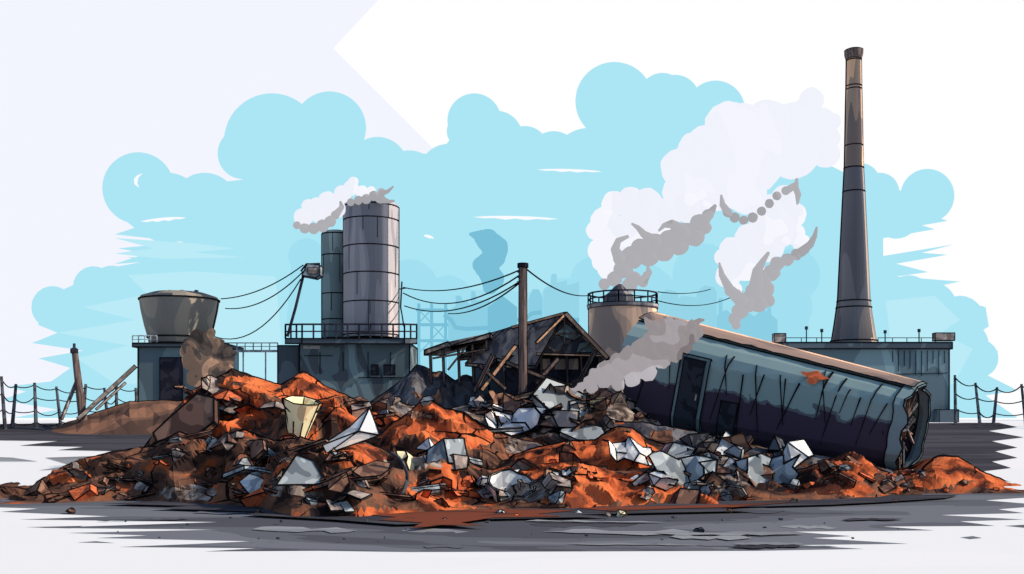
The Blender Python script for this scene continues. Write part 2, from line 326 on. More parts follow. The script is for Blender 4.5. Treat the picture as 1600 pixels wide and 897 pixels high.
# ------------------------------------------------------------ mounds
surf_v = []; surf_f = []
def mound(name, label, cat, crest, base, dc, db, mats, seed, rows=16, step=6, amp=.8, back=9, ink=.13, pick=None, kind=None):
    x0, x1 = crest[0][0], crest[-1][0]; n = int((x1-x0)/step); V = []; o = Vector((seed*11.3, seed*5.7, seed))
    rnd = random.Random(seed); crestpts = []
    for i in range(n+1):
        px = x0+(x1-x0)*i/n
        cpy = interp(crest, px)+1.6*noise.noise(Vector((px*.09, seed, 3))); bpy_ = interp(base, px)
        e = min(1, i/5, (n-i)/5)
        bp = hit(px, max(bpy_, cpy+2)) if db is None else P(px, 0, db)
        if db is not None: bp.z = GZ(db)-.2
        DC = (bp.y+dc) if db is None else dc
        cp = P(px, cpy, DC+1.2*noise.noise(Vector((px*.02, seed, 0))))
        cp.z = max(cp.z, GZ(cp.y)-.5)
        col = []
        for j in range(rows+1):
            t = j/rows; p = bp.lerp(cp, t)
            p.z += (cp.z-bp.z)*.22*math.sin(math.pi*t)
            q = p*.19+o; k = math.sin(math.pi*min(1, t*1.02))**.6*e
            r1 = 1-abs(noise.noise(q))*2.2; r2 = 1-abs(noise.noise(q*2.3))*2.2; r3 = noise.noise(q*5)
            dz = amp*(1.4*(r1-.5)+.65*(r2-.5)+.16*r3)*k
            p += Vector((rnd.uniform(-.06, .06), -dz*.75+rnd.uniform(-.05, .05)*k, dz*.45))
            col.append(p)
        crestpts.append(col[-1]+Vector((0, 0, .02)))
        for j in range(1, 4):
            t = j/3; p = cp.lerp(Vector((cp.x, cp.y+back, GZ(cp.y+back)-.3)), t); p.z += .3*noise.noise(p*.4+o)*(t < 1); col.append(p)
        V.append(col)
    m = len(V[0]); b = MB(); vs_ = [p for c in V for p in c]; fs = []; ms = []
    for i in range(n):
        for j in range(m-1):
            a, b_, c, d = i*m+j, (i+1)*m+j, (i+1)*m+j+1, i*m+j+1
            tri = [(a, b_, c), (a, c, d)] if (i+j) % 2 else [(a, b_, d), (b_, c, d)]
            for t in tri:
                fs.append(t)
                if pick:
                    ce = (vs_[t[0]]+vs_[t[1]]+vs_[t[2]])/3; ms.append(pick(ce, rnd))
                else: ms.append(0)
    b.add(vs_, fs); b.m = ms
    off = len(surf_v); surf_v.extend(vs_); surf_f.extend([tuple(k+off for k in t) for t in fs])
    b.tube(crestpts[::1], ink, 4, -1)
    ob = b.build(name, mats, origin=(vs_[len(vs_)//2].x, vs_[0].y, GZ(vs_[0].y)))
    return tag(ob, label, cat, kind=kind)
def zone(spots, greys=()):  # orange soil spots paint the lit bumps, brown the shaded parts
    def f(ce, rnd):
        px = 800+ce.x/ce.y*F; py = HY-(ce.z-H)/ce.y*F
        nn = .7*noise.noise(ce*.3)+.35*noise.noise(ce*.8)
        g = max([1-math.hypot((px-x)/rx, (py-y)/ry) for x, y, rx, ry in greys]+[-1])
        if g+nn > .12: return 2
        v = max([1-math.hypot((px-x)/rx, (py-y)/ry) for x, y, rx, ry in spots]+[-1])
        return 0 if v+nn > .12 else 1
    return f
OB = [M['orange'], M['brown'], M['greyrub']]
mound('earth_bank', None, None, [(70, 672), (110, 660), (150, 645), (200, 628), (260, 626), (340, 630), (420, 660)], [(70, 675), (420, 680)], 131, 122, [M['bank']], 5, 6, 12, .4, kind='structure', ink=.1)
mound('dark_debris_bank', 'dark charcoal bank of rubble between the silo building and the broken shed', 'rubble', [(560, 640), (600, 615), (640, 584), (650, 570), (665, 574), (678, 584), (690, 580), (712, 596), (725, 586), (750, 592), (765, 604), (790, 600), (850, 640)], [(560, 650), (850, 650)], 128, 118, [M['roof'], M['d_brown']], 21, 12, 6, 2.0, pick=lambda c, r: 1 if noise.noise(c*.35) > .2 else 0)
mound('grey_rubble_heap', 'grey rubble heap behind the rust soil below the utility pole', 'rubble', [(540, 655), (575, 632), (610, 622), (640, 634), (700, 640), (750, 628), (790, 622), (830, 612), (850, 604), (868, 598), (885, 606), (905, 614), (930, 600), (950, 596), (970, 606), (990, 630), (1020, 650), (1060, 684), (1110, 705)], [(540, 700), (1110, 710)], 108, 97, [M['greyrub'], M['brown']], 2, 18, 6, 1.2, pick=lambda c, r: 1 if noise.noise(c*.3) > .3 else 0)
mound('dark_debris_bank', 'dark debris bank packed under the belly of the toppled hall', 'rubble', [(960, 660), (1000, 660), (1060, 670), (1100, 678), (1160, 692), (1220, 704), (1300, 714), (1380, 728), (1420, 745)], [(960, 720), (1420, 750)], 95, 88, [M['roof'], M['brown']], 23, 10, 6, .8, pick=lambda c, r: 1 if noise.noise(c*.4) > .15 else 0)
mound('rust_soil_heap', 'tallest rust orange soil heap at the left, with two peaks', 'soil heap', [(222, 705), (250, 668), (272, 645), (300, 612), (325, 597), (345, 588), (362, 577), (385, 585), (405, 592), (440, 602), (460, 590), (473, 580), (490, 590), (505, 603), (540, 618), (575, 632), (620, 650), (680, 690)], [(222, 720), (680, 720)], 101, 86, OB, 3, 24, 5, 1.6,
      pick=zone([(375, 620, 75, 36), (330, 668, 55, 18), (485, 608, 65, 30), (560, 650, 65, 26), (420, 610, 45, 16)]))
mound('rust_soil_heap', 'pointed bright orange soil heap in the middle, below the broken shed', 'soil heap', [(575, 705), (605, 668), (640, 645), (655, 630), (666, 620), (680, 632), (700, 640), (724, 644), (750, 662), (800, 684), (870, 700)], [(575, 720), (870, 720)], 94, 82, OB, 4, 20, 5, 1.3,
      pick=zone([(680, 660, 120, 46), (740, 670, 70, 30)], [(820, 690, 50, 18)]))
mound('rust_soil_heap', 'low orange soil heap in front of the toppled hall', 'soil heap', [(760, 730), (830, 702), (880, 691), (930, 688), (950, 674), (966, 667), (988, 670), (1010, 686), (1050, 698), (1100, 708), (1180, 722), (1250, 736)], [(760, 740), (1250, 745)], 88, 77, OB, 6, 20, 5, 1.0,
      pick=zone([(930, 705, 140, 50), (990, 695, 60, 34)], [(1150, 725, 100, 24)]))
Ebase = [(-80, 786), (0, 788), (100, 786), (200, 782), (300, 790), (400, 795), (455, 811), (560, 812), (640, 806), (760, 800), (900, 799), (1000, 796), (1100, 793), (1200, 786), (1300, 784), (1440, 776)]
Ecrest = [(-80, 770), (0, 762), (50, 765), (75, 746), (100, 730), (130, 718), (180, 706), (235, 698), (280, 676), (330, 690), (380, 672), (430, 690), (470, 684), (520, 700), (570, 690), (620, 715), (700, 708), (760, 735), (830, 728), (900, 722), (960, 738), (1040, 730), (1100, 742), (1200, 738), (1250, 735), (1290, 722), (1315, 711), (1330, 707), (1345, 713), (1370, 732), (1400, 745), (1440, 762)]
mound('scrap_soil_heap', 'long low front heap of brown and orange soil full of scrap, along the road', 'soil heap', Ecrest, Ebase, 13, None, OB, 8, 26, 5, 1.4,
      pick=zone([(700, 765, 100, 34), (890, 745, 110, 46), (995, 765, 110, 30), (560, 715, 55, 30), (1330, 728, 70, 28), (1300, 765, 100, 12), (600, 800, 60, 8), (1080, 782, 90, 10), (110, 745, 36, 8)], [(1140, 750, 100, 22), (470, 760, 50, 20), (820, 768, 50, 16), (640, 725, 40, 16), (300, 770, 50, 12)]))
mound('rust_soil_heap', 'small orange soil heap at the far right, past the hall\'s open end', 'soil heap', [(1370, 766), (1410, 744), (1440, 735), (1458, 718), (1472, 711), (1500, 716), (1530, 736), (1570, 752), (1620, 766), (1680, 770)], [(1370, 772), (1600, 771), (1680, 774)], 7, None, OB, 9, 14, 5, .6,
      pick=zone([(1490, 735, 80, 30), (1560, 756, 60, 10)]))
# ------------------------------------------------------------ far blue factory
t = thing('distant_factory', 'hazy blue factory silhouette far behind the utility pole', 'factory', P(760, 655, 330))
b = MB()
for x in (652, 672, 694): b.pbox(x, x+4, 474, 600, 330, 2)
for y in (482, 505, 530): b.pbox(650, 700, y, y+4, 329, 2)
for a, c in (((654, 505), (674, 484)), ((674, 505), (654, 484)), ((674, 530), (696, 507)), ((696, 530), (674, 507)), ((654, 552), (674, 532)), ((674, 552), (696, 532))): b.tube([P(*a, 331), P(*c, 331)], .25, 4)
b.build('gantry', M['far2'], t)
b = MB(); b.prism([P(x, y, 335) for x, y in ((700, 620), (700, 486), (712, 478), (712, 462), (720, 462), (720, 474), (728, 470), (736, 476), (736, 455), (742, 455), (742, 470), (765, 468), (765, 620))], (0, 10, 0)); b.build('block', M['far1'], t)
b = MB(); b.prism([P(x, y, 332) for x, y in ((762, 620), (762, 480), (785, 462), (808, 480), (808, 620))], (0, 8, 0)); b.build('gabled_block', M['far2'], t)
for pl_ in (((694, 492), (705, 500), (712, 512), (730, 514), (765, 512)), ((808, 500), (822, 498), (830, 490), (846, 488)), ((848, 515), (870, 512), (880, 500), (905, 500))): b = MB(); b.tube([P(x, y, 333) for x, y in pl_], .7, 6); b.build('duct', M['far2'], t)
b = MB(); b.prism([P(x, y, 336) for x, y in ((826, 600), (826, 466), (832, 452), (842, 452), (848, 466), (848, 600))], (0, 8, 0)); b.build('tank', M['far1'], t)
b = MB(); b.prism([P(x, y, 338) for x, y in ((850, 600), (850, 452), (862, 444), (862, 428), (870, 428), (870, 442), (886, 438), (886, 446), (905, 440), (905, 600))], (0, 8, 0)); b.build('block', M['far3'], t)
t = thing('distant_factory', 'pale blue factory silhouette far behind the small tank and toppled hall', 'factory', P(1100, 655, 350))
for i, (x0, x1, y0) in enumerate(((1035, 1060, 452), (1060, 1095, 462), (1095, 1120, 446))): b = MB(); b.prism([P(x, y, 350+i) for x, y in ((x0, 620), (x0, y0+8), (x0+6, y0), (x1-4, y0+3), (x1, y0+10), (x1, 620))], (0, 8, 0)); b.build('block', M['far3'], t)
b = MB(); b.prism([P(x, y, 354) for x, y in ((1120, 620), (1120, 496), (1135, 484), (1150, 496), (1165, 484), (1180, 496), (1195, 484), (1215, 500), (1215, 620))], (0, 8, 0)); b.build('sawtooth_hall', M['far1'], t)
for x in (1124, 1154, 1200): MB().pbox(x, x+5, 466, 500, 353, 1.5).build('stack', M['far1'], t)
def dense(L_, m=4):
    out = []
    for a, c in zip(L_, L_[1:]):
        for q in range(m): out.append(tuple(a[i]+(c[i]-a[i])*q/m for i in range(3)))
    return out+[L_[-1]]
b = MB(); puffs(b, dense([(736, 366, 3), (745, 368, 7), (762, 376, 18), (774, 388, 20), (772, 402, 18), (762, 412, 18), (750, 414, 12), (762, 424, 16), (770, 436, 18), (766, 448, 12)], 2), 345, 0, .8, .05)
tag(b.build('distant_smoke', M['far2']), 'curled puff of deep blue smoke in the sky left of the utility pole', 'smoke')
# ------------------------------------------------------------ rail helper
def rail(b, pts, h, sp, r, mid=True):
    for a, c in zip(pts, pts[1:]):
        a, c = Vector(a), Vector(c); n = max(1, round((c-a).length/sp))
        for i in range(n+1):
            p = a.lerp(c, i/n); b.tube([p, p+Vector((0, 0, h))], r, 4)
        b.tube([a+Vector((0, 0, h)), c+Vector((0, 0, h))], r*1.1, 4)
        if mid: b.tube([a+Vector((0, 0, h*.5)), c+Vector((0, 0, h*.5))], r*.8, 4)
# ------------------------------------------------------------ left tank house
D = 142; k = D/F
t = thing('tank_house', 'small teal building at the left with a dark bowl shaped water tank on its roof', 'building', (P(277, 655, D).x, D, 5.5))
MB().pbox(216, 345, 541, 660, D, 9).build('wall', M['teal'], t, ink=.25)
MB().pbox(207, 350, 536, 542, D-.6, 10.2).build('roof_slab', M['teal_dark'], t, ink=.18)
b = MB().pbox(250, 285, 559, 630, D-.12, .3); dr = b.build('door', M['dark'], t, ink=.18)
b = MB(); a = P(207, 536, D-.5); c = P(245, 536, D-.5); rail(b, [a, c], 1.0, .9, .09)
b.build('railing', M['d_blue'], t)
b = MB(); cx = P(277, 500, D+4).x; z = lambda y: P(0, y, D+4).z; kk = (D+4)/F
b.lathe(cx, D+5, [(46*kk, z(536)), (48*kk, z(526)), (53*kk, z(508)), (58*kk, z(485)), (60.5*kk, z(468)), (58*kk, z(463)), (40*kk, z(457)), (5*kk, z(455))], 44)
for y, r in ((468, 60.7), (527, 48.3)): b.ring(cx, D+5, z(y), r*kk, .15, 36)
for s in (-1, 1): b.tube([(cx+s*r*kk, D+5, z(y)) for y, r in ((527, 48.5), (508, 53.3), (485, 58.3), (468, 60.8))], .15, 4, -1)
tk = b.build('water_tank', M['tankgrey'], t)
for x in (258, 277, 300): b = MB(); b.lathe(P(x, 0, D+3).x, D+5, [(.3, z(462)), (.3, z(452))], 6); b.build('vent', M['dark'], tk)
b = MB(); a = P(332, 547, D+2); c = P(434, 547, D+2); rail(b, [a, c], 1.0, 1.1, .09); b.box(a.x, c.x, D+1.6, D+3, a.z-.25, a.z)
for x in (345, 380, 415): p = P(x, 548, D+2.4); b.tube([p, (p.x, p.y, 5.5)], .12, 4)
tag(b.build('footbridge', M['d_blue'], ink=0), 'railed footbridge from the tank house to the silo building', 'footbridge')
b = MB(); puffs(b, [(302, 545, 18), (318, 560, 22), (300, 565, 15), (325, 585, 20), (308, 526, 11), (322, 530, 12), (338, 540, 13), (349, 552, 14), (354, 564, 12), (335, 572, 20), (352, 580, 14), (306, 590, 14), (290, 550, 9), (364, 552, 5), (340, 596, 14), (294, 536, 8), (330, 520, 7)], 134, 0, .7, .22)
tag(b.build('dust_cloud', M['sm_brown']), 'lumpy mottled brown dust cloud in front of the tank house', 'dust cloud')
# ------------------------------------------------------------ silo building
D = 138; kk = (D+5)/F
t = thing('silo_building', 'teal base building carrying a tall banded steel silo and a shorter old one', 'building', (P(550, 655, D).x, D, 5.5))
MB().pbox(468, 640, 536, 665, D, 11).build('wall', M['teal_worn'], t, ink=.25)
MB().pbox(434, 467, 540, 665, D+1.5, 9).build('annex', M['teal_dark'], t, ink=.2)
b = MB(); pl = [P(x, 529, d) for x, d in ((446, D+1.5), (472, D-1.5), (632, D-1.5), (651, D+1.5), (651, D+11), (446, D+11))]
b.prism(pl, (0, 0, -.7)); dk = b.build('deck', M['teal_dark'], t, ink=.2)
b = MB(); rail(b, [pl[5], pl[0], pl[1], pl[2], pl[3], pl[4]], 1.9, 1.5, .15); b.build('railing', M['dark'], dk)
for x0, x1 in ((580, 591), (600, 617)):
    wn = MB().pbox(x0, x1, 570, 586, D-.1, .3).build('window', M['window'], t, ink=.12)
    MB().pbox(x0-2, x1+2, 587, 589, D-.3, .4).build('sill', M['teal_dark'], wn)
b = MB()
for x in (500, 536, 575, 610): p = P(x, 550, D-.06); b.tube([p, p-Vector((0, 0, random.uniform(2, 4)))], .06, 4, -1)
b.tube([P(475, 556, D-.06), P(520, 556, D-.06)], .06, 4, -1); b.tube([P(560, 590, D-.06), P(640, 590, D-.06)], .06, 4, -1)
b.pbox(474, 500, 540, 545, D-.1, .2); b.build('wall_trim', M['slate'], t)
def silo(name, label, pxc, r, ytop, ybot, d, mat, ys, parent, nph=.5):
    kk = d/F; R = r*kk; b = MB(); cx = P(pxc, 0, d).x; z = lambda y: P(0, y, d).z
    b.lathe(cx, d, [(R, z(ybot)), (R, z(ytop+5))], 36, 0, nph)
    b.lathe(cx, d, [(R*1.0, z(ytop+4)), (R*.99, z(ytop+1)), (R*.6, z(ytop-1)), (R*.1, z(ytop-2))], 36, 0, nph)
    for y in ys: b.ring(cx, d, z(y), R*1.0, .11)
    for s in (-1, 1): b.tube([(cx+s*R, d, z(ytop+4)), (cx+s*R, d, z(ybot))], .15, 4, -1)
    rnd = random.Random(pxc)
    for y0, y1 in zip(ys, ys[1:]+[ybot]):
        for q in range(2):
            a = math.radians(rnd.uniform(200, 340)); p = Vector((cx+R*1.0*math.cos(a), d+R*math.sin(a), z(y0)))
            b.tube([p, p-Vector((0, 0, (z(y0)-z(y1))*rnd.uniform(.3, 1)))], .06, 4, -1)
    return tag(b.build(name, mat, parent), label)
s1 = silo('silo', 'tall steel silo with dark bands', 580, 43, 320, 528, D+5, M['silo'], [325, 346, 388, 430, 474, 524], t)
silo('silo', 'shorter dark old silo', 525, 22, 362, 528, D+9, M['silo_old'], [367, 400, 460, 500], t)
b = MB(); b.tube([P(628, 440, D+5), P(626, 480, D+5), P(631, 510, D+5)], .12, 5); b.tube([P(622, 452, D+5), P(636, 450, D+5)], .1, 4); b.build('ladder_pipe', M['dark'], t)
t = thing('floodlight_mast', 'leaning dark mast with a grey floodlight head left of the silos', 'floodlight', P(449, 526, D+1))
b = MB(); b.tube([P(449, 526, D+1), P(462, 480, D+1), P(474, 430, D+1)], .2, 6); b.build('mast', M['dark'], t)
b = MB(); b.prism([P(x, y, D) for x, y in ((472, 430), (480, 412), (499, 414), (500, 430), (492, 434))], (0, 1.8, 0)); lh = b.build('lamp_head', M['d_blue'], t, ink=.18)
MB().pbox(481, 497, 418, 428, D-.15, .2).build('lens', M['d_grey'], lh, ink=.08)
MB().tube([P(470, 424, D+1), P(478, 413, D+1), P(500, 412, D+1)], .15, 5).build('bracket', M['dark'], t)
# ------------------------------------------------------------ utility pole and wires
D = 111
t = thing('utility_pole', 'tall dark grey wooden utility pole rising in front of the broken shed', 'utility pole', (P(817, 655, D).x, D, GZ(D)))
b = MB(); cx = P(817, 0, D).x; b.lathe(cx, D, [(.52, GZ(D)), (.50, P(0, 600, D).z), (.42, P(0, 416, D).z)], 10)
for s in (-1, 1): b.tube([(cx+s*.48, D-.1, P(0, 612, D).z), (cx+s*.42, D-.1, P(0, 416, D).z)], .07, 4, -1)
b.build('pole', M['wood'], t)
b = MB(); b.lathe(cx, D, [(.56, P(0, 418, D).z), (.56, P(0, 412, D).z)], 10); b.build('cap', M['dark'], t, ink=.1)
for y in (424, 432, 440): b = MB(); p = P(810, y, D); b.lathe(p.x, D-.3, [(.1, p.z-.2), (.16, p.z)], 6); b.build('insulator', M['dark'], t)
wires = [((345, 467, 143), (474, 414, 139), 1.0, 'upper power cable from the bowl tank to the floodlight'),
         ((352, 482, 143), (474, 424, 139), 1.5, 'middle power cable from the bowl tank to the floodlight'),
         ((330, 524, 141), (470, 436, 139), 3.2, 'lowest sagging power cable left of the silos'),
         ((630, 449, 143), (812, 422, D), 1.2, 'top power cable between silo and utility pole'),
         ((630, 458, 143), (812, 430, D), 2.2, 'second power cable between silo and utility pole'),
         ((632, 478, 143), (812, 440, D), 1.8, 'third power cable between silo and utility pole'),
         ((700, 490, 150), (812, 442, D), 1.0, 'lowest short power cable left of the utility pole'),
         ((822, 420, D), (918, 462, 150), .9, 'power cable from the utility pole to the small tank'),
         ((1028, 456, 152), (1110, 452, 200), .5, 'upper power cable right of the small tank'),
         ((1028, 470, 152), (1160, 455, 200), 1.6, 'lower power cable right of the small tank')]
for a, c, s, lab in wires:
    b = MB(); b.tube(sag(P(*a), P(*c), s), .09, 4, -1); tag(b.build('power_cable', M['dark']), lab, 'cable')
# ------------------------------------------------------------ broken shed
t = thing('broken_shed', 'collapsed timber shed with a grey plank roof, bare gable frame and open lean to', 'shed', (P(830, 655, 120).x, 120, GZ(120)))
def quad(b, L, th, mi=0): b.prism([P(*q) for q in L], th, mi)
def roofp(u, v):
    a = P(883, 488, 117).lerp(P(762, 521, 131), u); c = P(836, 572, 115).lerp(P(700, 566, 128), u); return a.lerp(c, v)
b = MB(); b.prism([roofp(*q) for q in ((0, 0), (.35, 0), (.38, .06), (.7, 0), (1, .05), (1, .55), (.93, .6), (.95, .85), (.8, .8), (.78, 1), (.5, 1.02), (.47, .86), (.36, .9), (.33, 1), (0, 1))], (0, 0, -.35))
rf = b.build('roof', M['shedroof'], t, ink=.18)
b = MB()
for q in range(1, 12):
    u = q/12; b.tube([roofp(u, .04)+Vector((0, 0, .05)), roofp(u, .5+.35*((q*7) % 5)/5)+Vector((0, 0, .05))], .05, 4, -1)
b.build('plank_seams', M['dark'], rf)
b = MB(); quad(b, [(886, 488, 117), (952, 560, 116), (900, 566, 131), (766, 521, 131.5)], (0, 0, -.35)); b.build('roof', M['shedroof'], t, ink=.18)
for a, c, r in (((882, 490, 116.4), (800, 512, 120), .2), ((884, 490, 116.4), (950, 560, 115.4), .3), ((884, 490, 116.4), (838, 536, 115.4), .22), ((838, 553, 115.6), (946, 556, 115.6), .16)):
    MB().tube([P(*a), P(*c)], r, 4).build('barge_board', M['tanwood'], t, ink=.1)
b = MB(); quad(b, [(882, 494, 117.5), (842, 552, 117.5), (940, 555, 117.5)], (0, .3, 0)); gb = b.build('gable', M['roof'], t, ink=.15)
b = MB(); quad(b, [(884, 505, 117.3), (868, 522, 117.3), (896, 532, 117.3), (910, 524, 117.3)], (0, .1, 0)); b.build('pane', M['glass'], gb, ink=.08)
b = MB(); quad(b, [(905, 536, 117.3), (900, 550, 117.3), (930, 551, 117.3), (918, 534, 117.3)], (0, .1, 0)); b.build('pane', M['glass'], gb, ink=.08)
for x0, y0, x1, y1 in ((882, 494, 882, 554), (862, 522, 905, 520), (868, 552, 903, 520), (900, 552, 925, 535), (852, 538, 872, 552)): b = MB(); b.tube([P(x0, y0, 117.1), P(x1, y1, 117.1)], .12, 4); b.build('truss_bar', M['wood'], gb)
MB().pbox(790, 935, 556, 640, 119, 8).build('wall', M['dark'], t, ink=.16)
for x0, x1 in ((846, 860), (866, 884), (888, 904)): MB().pbox(x0, x1, 560, 578, 118.85, .2).build('window', M['tan'], t, ink=.1)
for x in (786, 845, 885, 908, 936): b = MB(); b.tube([P(x, 556, 117.8), P(x+3, 628, 117.8)], .17, 4); b.build('post', M['wood'], t, ink=.06)
for x0, x1, y0, y1 in ((765, 788, 560, 622), (742, 763, 574, 622)): MB().pbox(x0, x1, y0, y1, 122.5, .3).build('wall_panel', M['teal_dark'], t, ink=.12)
b = MB(); quad(b, [(663, 547, 124), (700, 534, 124), (706, 540, 124), (766, 520, 124), (770, 526, 132), (690, 548, 132)], (0, 0, -.6)); b.build('lean_to_roof', M['shedroof'], t, ink=.2)
for x, y in ((672, 546), (692, 541), (716, 535), (738, 529), (760, 524)): b = MB(); b.tube([P(x, y, 124.4), P(x+2, 600, 124.4)], .2, 4); b.build('post', M['wood'], t, ink=.08)
for a, c in (((676, 560), (764, 545)), ((700, 578), (730, 540))): b = MB(); b.tube([P(*a, 124.2), P(*c, 124.1)], .14, 4); b.build('brace', M['wood'], t, ink=.05)
for i, (a, c, lab) in enumerate((((752, 610), (806, 540), 'long fallen timber beam leaning against the shed, left of the utility pole'), ((748, 570), (790, 608), 'short fallen timber beam crossing the long one at the shed'), ((770, 555), (742, 612), 'steep timber beam at the left corner of the shed'), ((836, 600), (872, 560), 'timber beam leaning right of the utility pole'), ((900, 606), (930, 548), 'splintered beam leaning at the right corner of the shed'), ((790, 566), (870, 598), 'low sloping beam behind the foot of the utility pole'))):
    b = MB(); b.tube([P(*a, 113.6-i*.4), P(*c, 114.6-i*.4)], .28, 4); tag(b.build('fallen_beam', M['tanwood'] if i == 0 else M['wood'], ink=.1), lab, 'beam')
# ------------------------------------------------------------ small round tank
D = 148; kk = D/F; cx = P(973, 0, D).x; z = lambda y: P(0, y, D).z
t = thing('storage_tank', 'squat round tan and grey storage tank with railed top, smoking, right of the shed', 'tank', (cx, D, 5.5))
b = MB(); b.lathe(cx, D, [(53*kk, 5), (53*kk, z(482))], 36)
for s in (-1, 1): b.tube([(cx+s*53*kk, D, 6), (cx+s*53*kk, D, z(482))], .15, 4, -1)
b.build('shell', M['tan'], t)
b = MB(); b.lathe(cx, D, [(55*kk, z(483)), (56*kk, z(481)), (56*kk, z(477)), (30*kk, z(474))], 18); dk = b.build('deck', M['slate'], t, ink=.12)
b = MB(); rp = [(cx+54*kk*math.cos(a), D+54*kk*math.sin(a), z(477)) for a in [2*math.pi*q/14 for q in range(15)]]; rail(b, rp, 1.6, 9, .13); b.build('railing', M['dark'], dk)
b = MB(); b.lathe(cx-.5, D, [(24*kk, z(476)), (23*kk, z(462)), (14*kk, z(455)), (9*kk, z(449)), (4*kk, z(445))], 10); b.build('dome', M['slate'], t, ink=.1)
# ------------------------------------------------------------ chimney building
D = 158
t = thing('boiler_house', 'low wide teal flat roofed boiler house at the right, under the tall chimney', 'building', (P(1355, 655, D).x, D, 5.5))
MB().pbox(1236, 1483, 545, 664, D, 9).build('wall', M['teal'], t, ink=.25)
MB().pbox(1222, 1488, 535, 545, D-.7, 10.5).build('roof_slab', M['teal_dark'], t, ink=.22)
b = MB()
for x in range(1395, 1480, 9): p = P(x, 548, D-.05); b.tube([p, p-Vector((0, 0, random.uniform(1.5, 4)))], .05, 4, -1)
b.tube([P(1395, 585, D-.05), P(1480, 583, D-.05)], .06, 4, -1); b.tube([P(1240, 560, D-.05), P(1300, 560, D-.05)], .05, 4, -1)
b.build('wall_trim', M['teal_dark'], t)
MB().pbox(1468, 1498, 640, 664, D-2, 2).build('plinth', M['teal_dark'], t, ink=.12)
for x0, x1, y0, y1 in ((1210, 1228, 521, 535), (1462, 1492, 520, 532)): MB().pbox(x0, x1, y0, y1, D-.8, 1.2).build('roof_vent', M['d_grey'], t, ink=.14)
for x0, x1 in ((1228, 1300), (1372, 1462)): b = MB(); rail(b, [P(x0, 535, D-.4), P(x1, 535, D-.4)], .7, 2.4, .07, False); b.build('railing', M['dark'], t)
for x, h_ in ((1260, 22), (1284, 18), (1383, 16), (1436, 18)): b = MB(); p = P(x, 535, D); b.tube([p, P(x, 535-h_, D)], .1, 4); b.lathe(p.x, D, [(.25, P(0, 537-h_, D).z), (.25, P(0, 532-h_, D).z)], 6); b.build('roof_lamp', M['dark'], t)
D = 165; kk = D/F; cx = P(1334, 0, D).x; z = lambda y: P(0, y, D).z
t = thing('chimney', 'very tall tapering chimney on the boiler house, flared at its foot', 'chimney', (cx, D, z(540)))
prof_l = [(36, 538), (34, 530), (30, 505), (26.5, 481), (25, 470), (20.5, 380), (16.5, 300), (14.5, 262)]
prof_u = [(14.3, 262), (12.8, 180), (11.8, 135), (11.2, 92)]
b = MB(); b.lathe(cx, D, [(r*kk, z(y)) for r, y in prof_l], 32, 0, .5)
for s in (-1, 1): b.tube([(cx+s*r*kk, D, z(y)) for r, y in prof_l], .18, 4, -1)
for y, r in ((533, 35), (481, 26.7), (471, 25.4), (300, 16.7), (263, 14.8)): b.ring(cx, D, z(y), r*kk, .13)
b.build('shaft_foot', M['chim_foot'], t)
b = MB(); b.lathe(cx, D, [(r*kk, z(y)) for r, y in prof_u], 32, 0, .5)
for s in (-1, 1): b.tube([(cx+s*r*kk, D, z(y)) for r, y in prof_u], .18, 4, -1)
for y, r in ((228, 13.9), (135, 12.0), (140, 12.0), (95, 11.4)): b.ring(cx, D, z(y), r*kk, .11)
b.build('shaft', M['chimney'], t)
b = MB(); b.lathe(cx, D, [(12*kk, z(93)), (13.5*kk, z(89)), (14.5*kk, z(84)), (14.2*kk, z(79)), (11*kk, z(77)), (8*kk, z(76))], 14); b.build('cap', M['wood'], t, ink=.12)
# ------------------------------------------------------------ toppled hall
A = P(1008, 590, 112); B_ = P(1426, 673, 95)
X = (B_-A).normalized(); L = (B_-A).length; Y = Vector((0, 0, 1)).cross(X).normalized(); Z = X.cross(Y)
t = thing('toppled_hall', 'long tilted round corrugated hall, sunlit tan on top, teal above and painted shade below', 'hall', A)
t.matrix_world = Matrix.Translation(A) @ Matrix((X, Y, Z)).transposed().to_4x4()
R0, R1 = 6.9, 4.35
def S(x, a, off=0.0):
    r = R0+(R1-R0)*x/L+off; a = math.radians(a); v = Vector((x, -r*math.cos(a), r*math.sin(a)))
    lim = r*.86; v.y = max(v.y, -lim) if v.y < 0 else v.y
    return v
O0 = Vector((0, 0, 0)); NA = 32; NX = 34
b = MB(); vs_ = []; fs = []
for i in range(NX+1):
    for j in range(NA):
        tear = .0 if i < NX else .9*noise.noise(Vector((j*.5, 3, 1)))
        v = S(L*i/NX, 360/NA*(j+.5), .1*noise.noise(Vector((i*.25, j*.45, 0)))*(i/NX)); v.x += tear; vs_.append(v)
for i in range(NX):
    for j in range(NA): j2 = (j+1) % NA; fs.append((i*NA+j, i*NA+j2, (i+1)*NA+j2, (i+1)*NA+j))
b.add(vs_, fs); rnd = random.Random(4)
for i in range(1, 24):
    x = L*(i+rnd.uniform(-.35, .35))/24; a0 = rnd.uniform(24, 56); a1 = rnd.uniform(-50, 8); dx = rnd.uniform(-.25, .25)
    if abs(x/L-.28) < .08: continue
    b.tube([S(x+dx*q, a0+(a1-a0)*q/6, .06) for q in range(7)], rnd.uniform(.07, .12), 4, -1, r1=.03)
b.tube([S(L*q/10, 60, .06) for q in range(11)], .10, 4, -1); b.tube([S(L*q/10, 110, .1) for q in range(11)], .14, 4, -1)
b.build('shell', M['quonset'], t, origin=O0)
b = MB(); vs_ = []; fs = []
for i in range(NX+1):
    for q in (61, 71, 81, 90, 99, 109): vs_.append(S(L*i/NX, q+(2.5*noise.noise(Vector((i*.7, q, 0))) if q == 61 else 0), .3))
for i in range(NX):
    for j in range(5): fs.append((i*6+j, i*6+j+1, (i+1)*6+j+1, (i+1)*6+j))
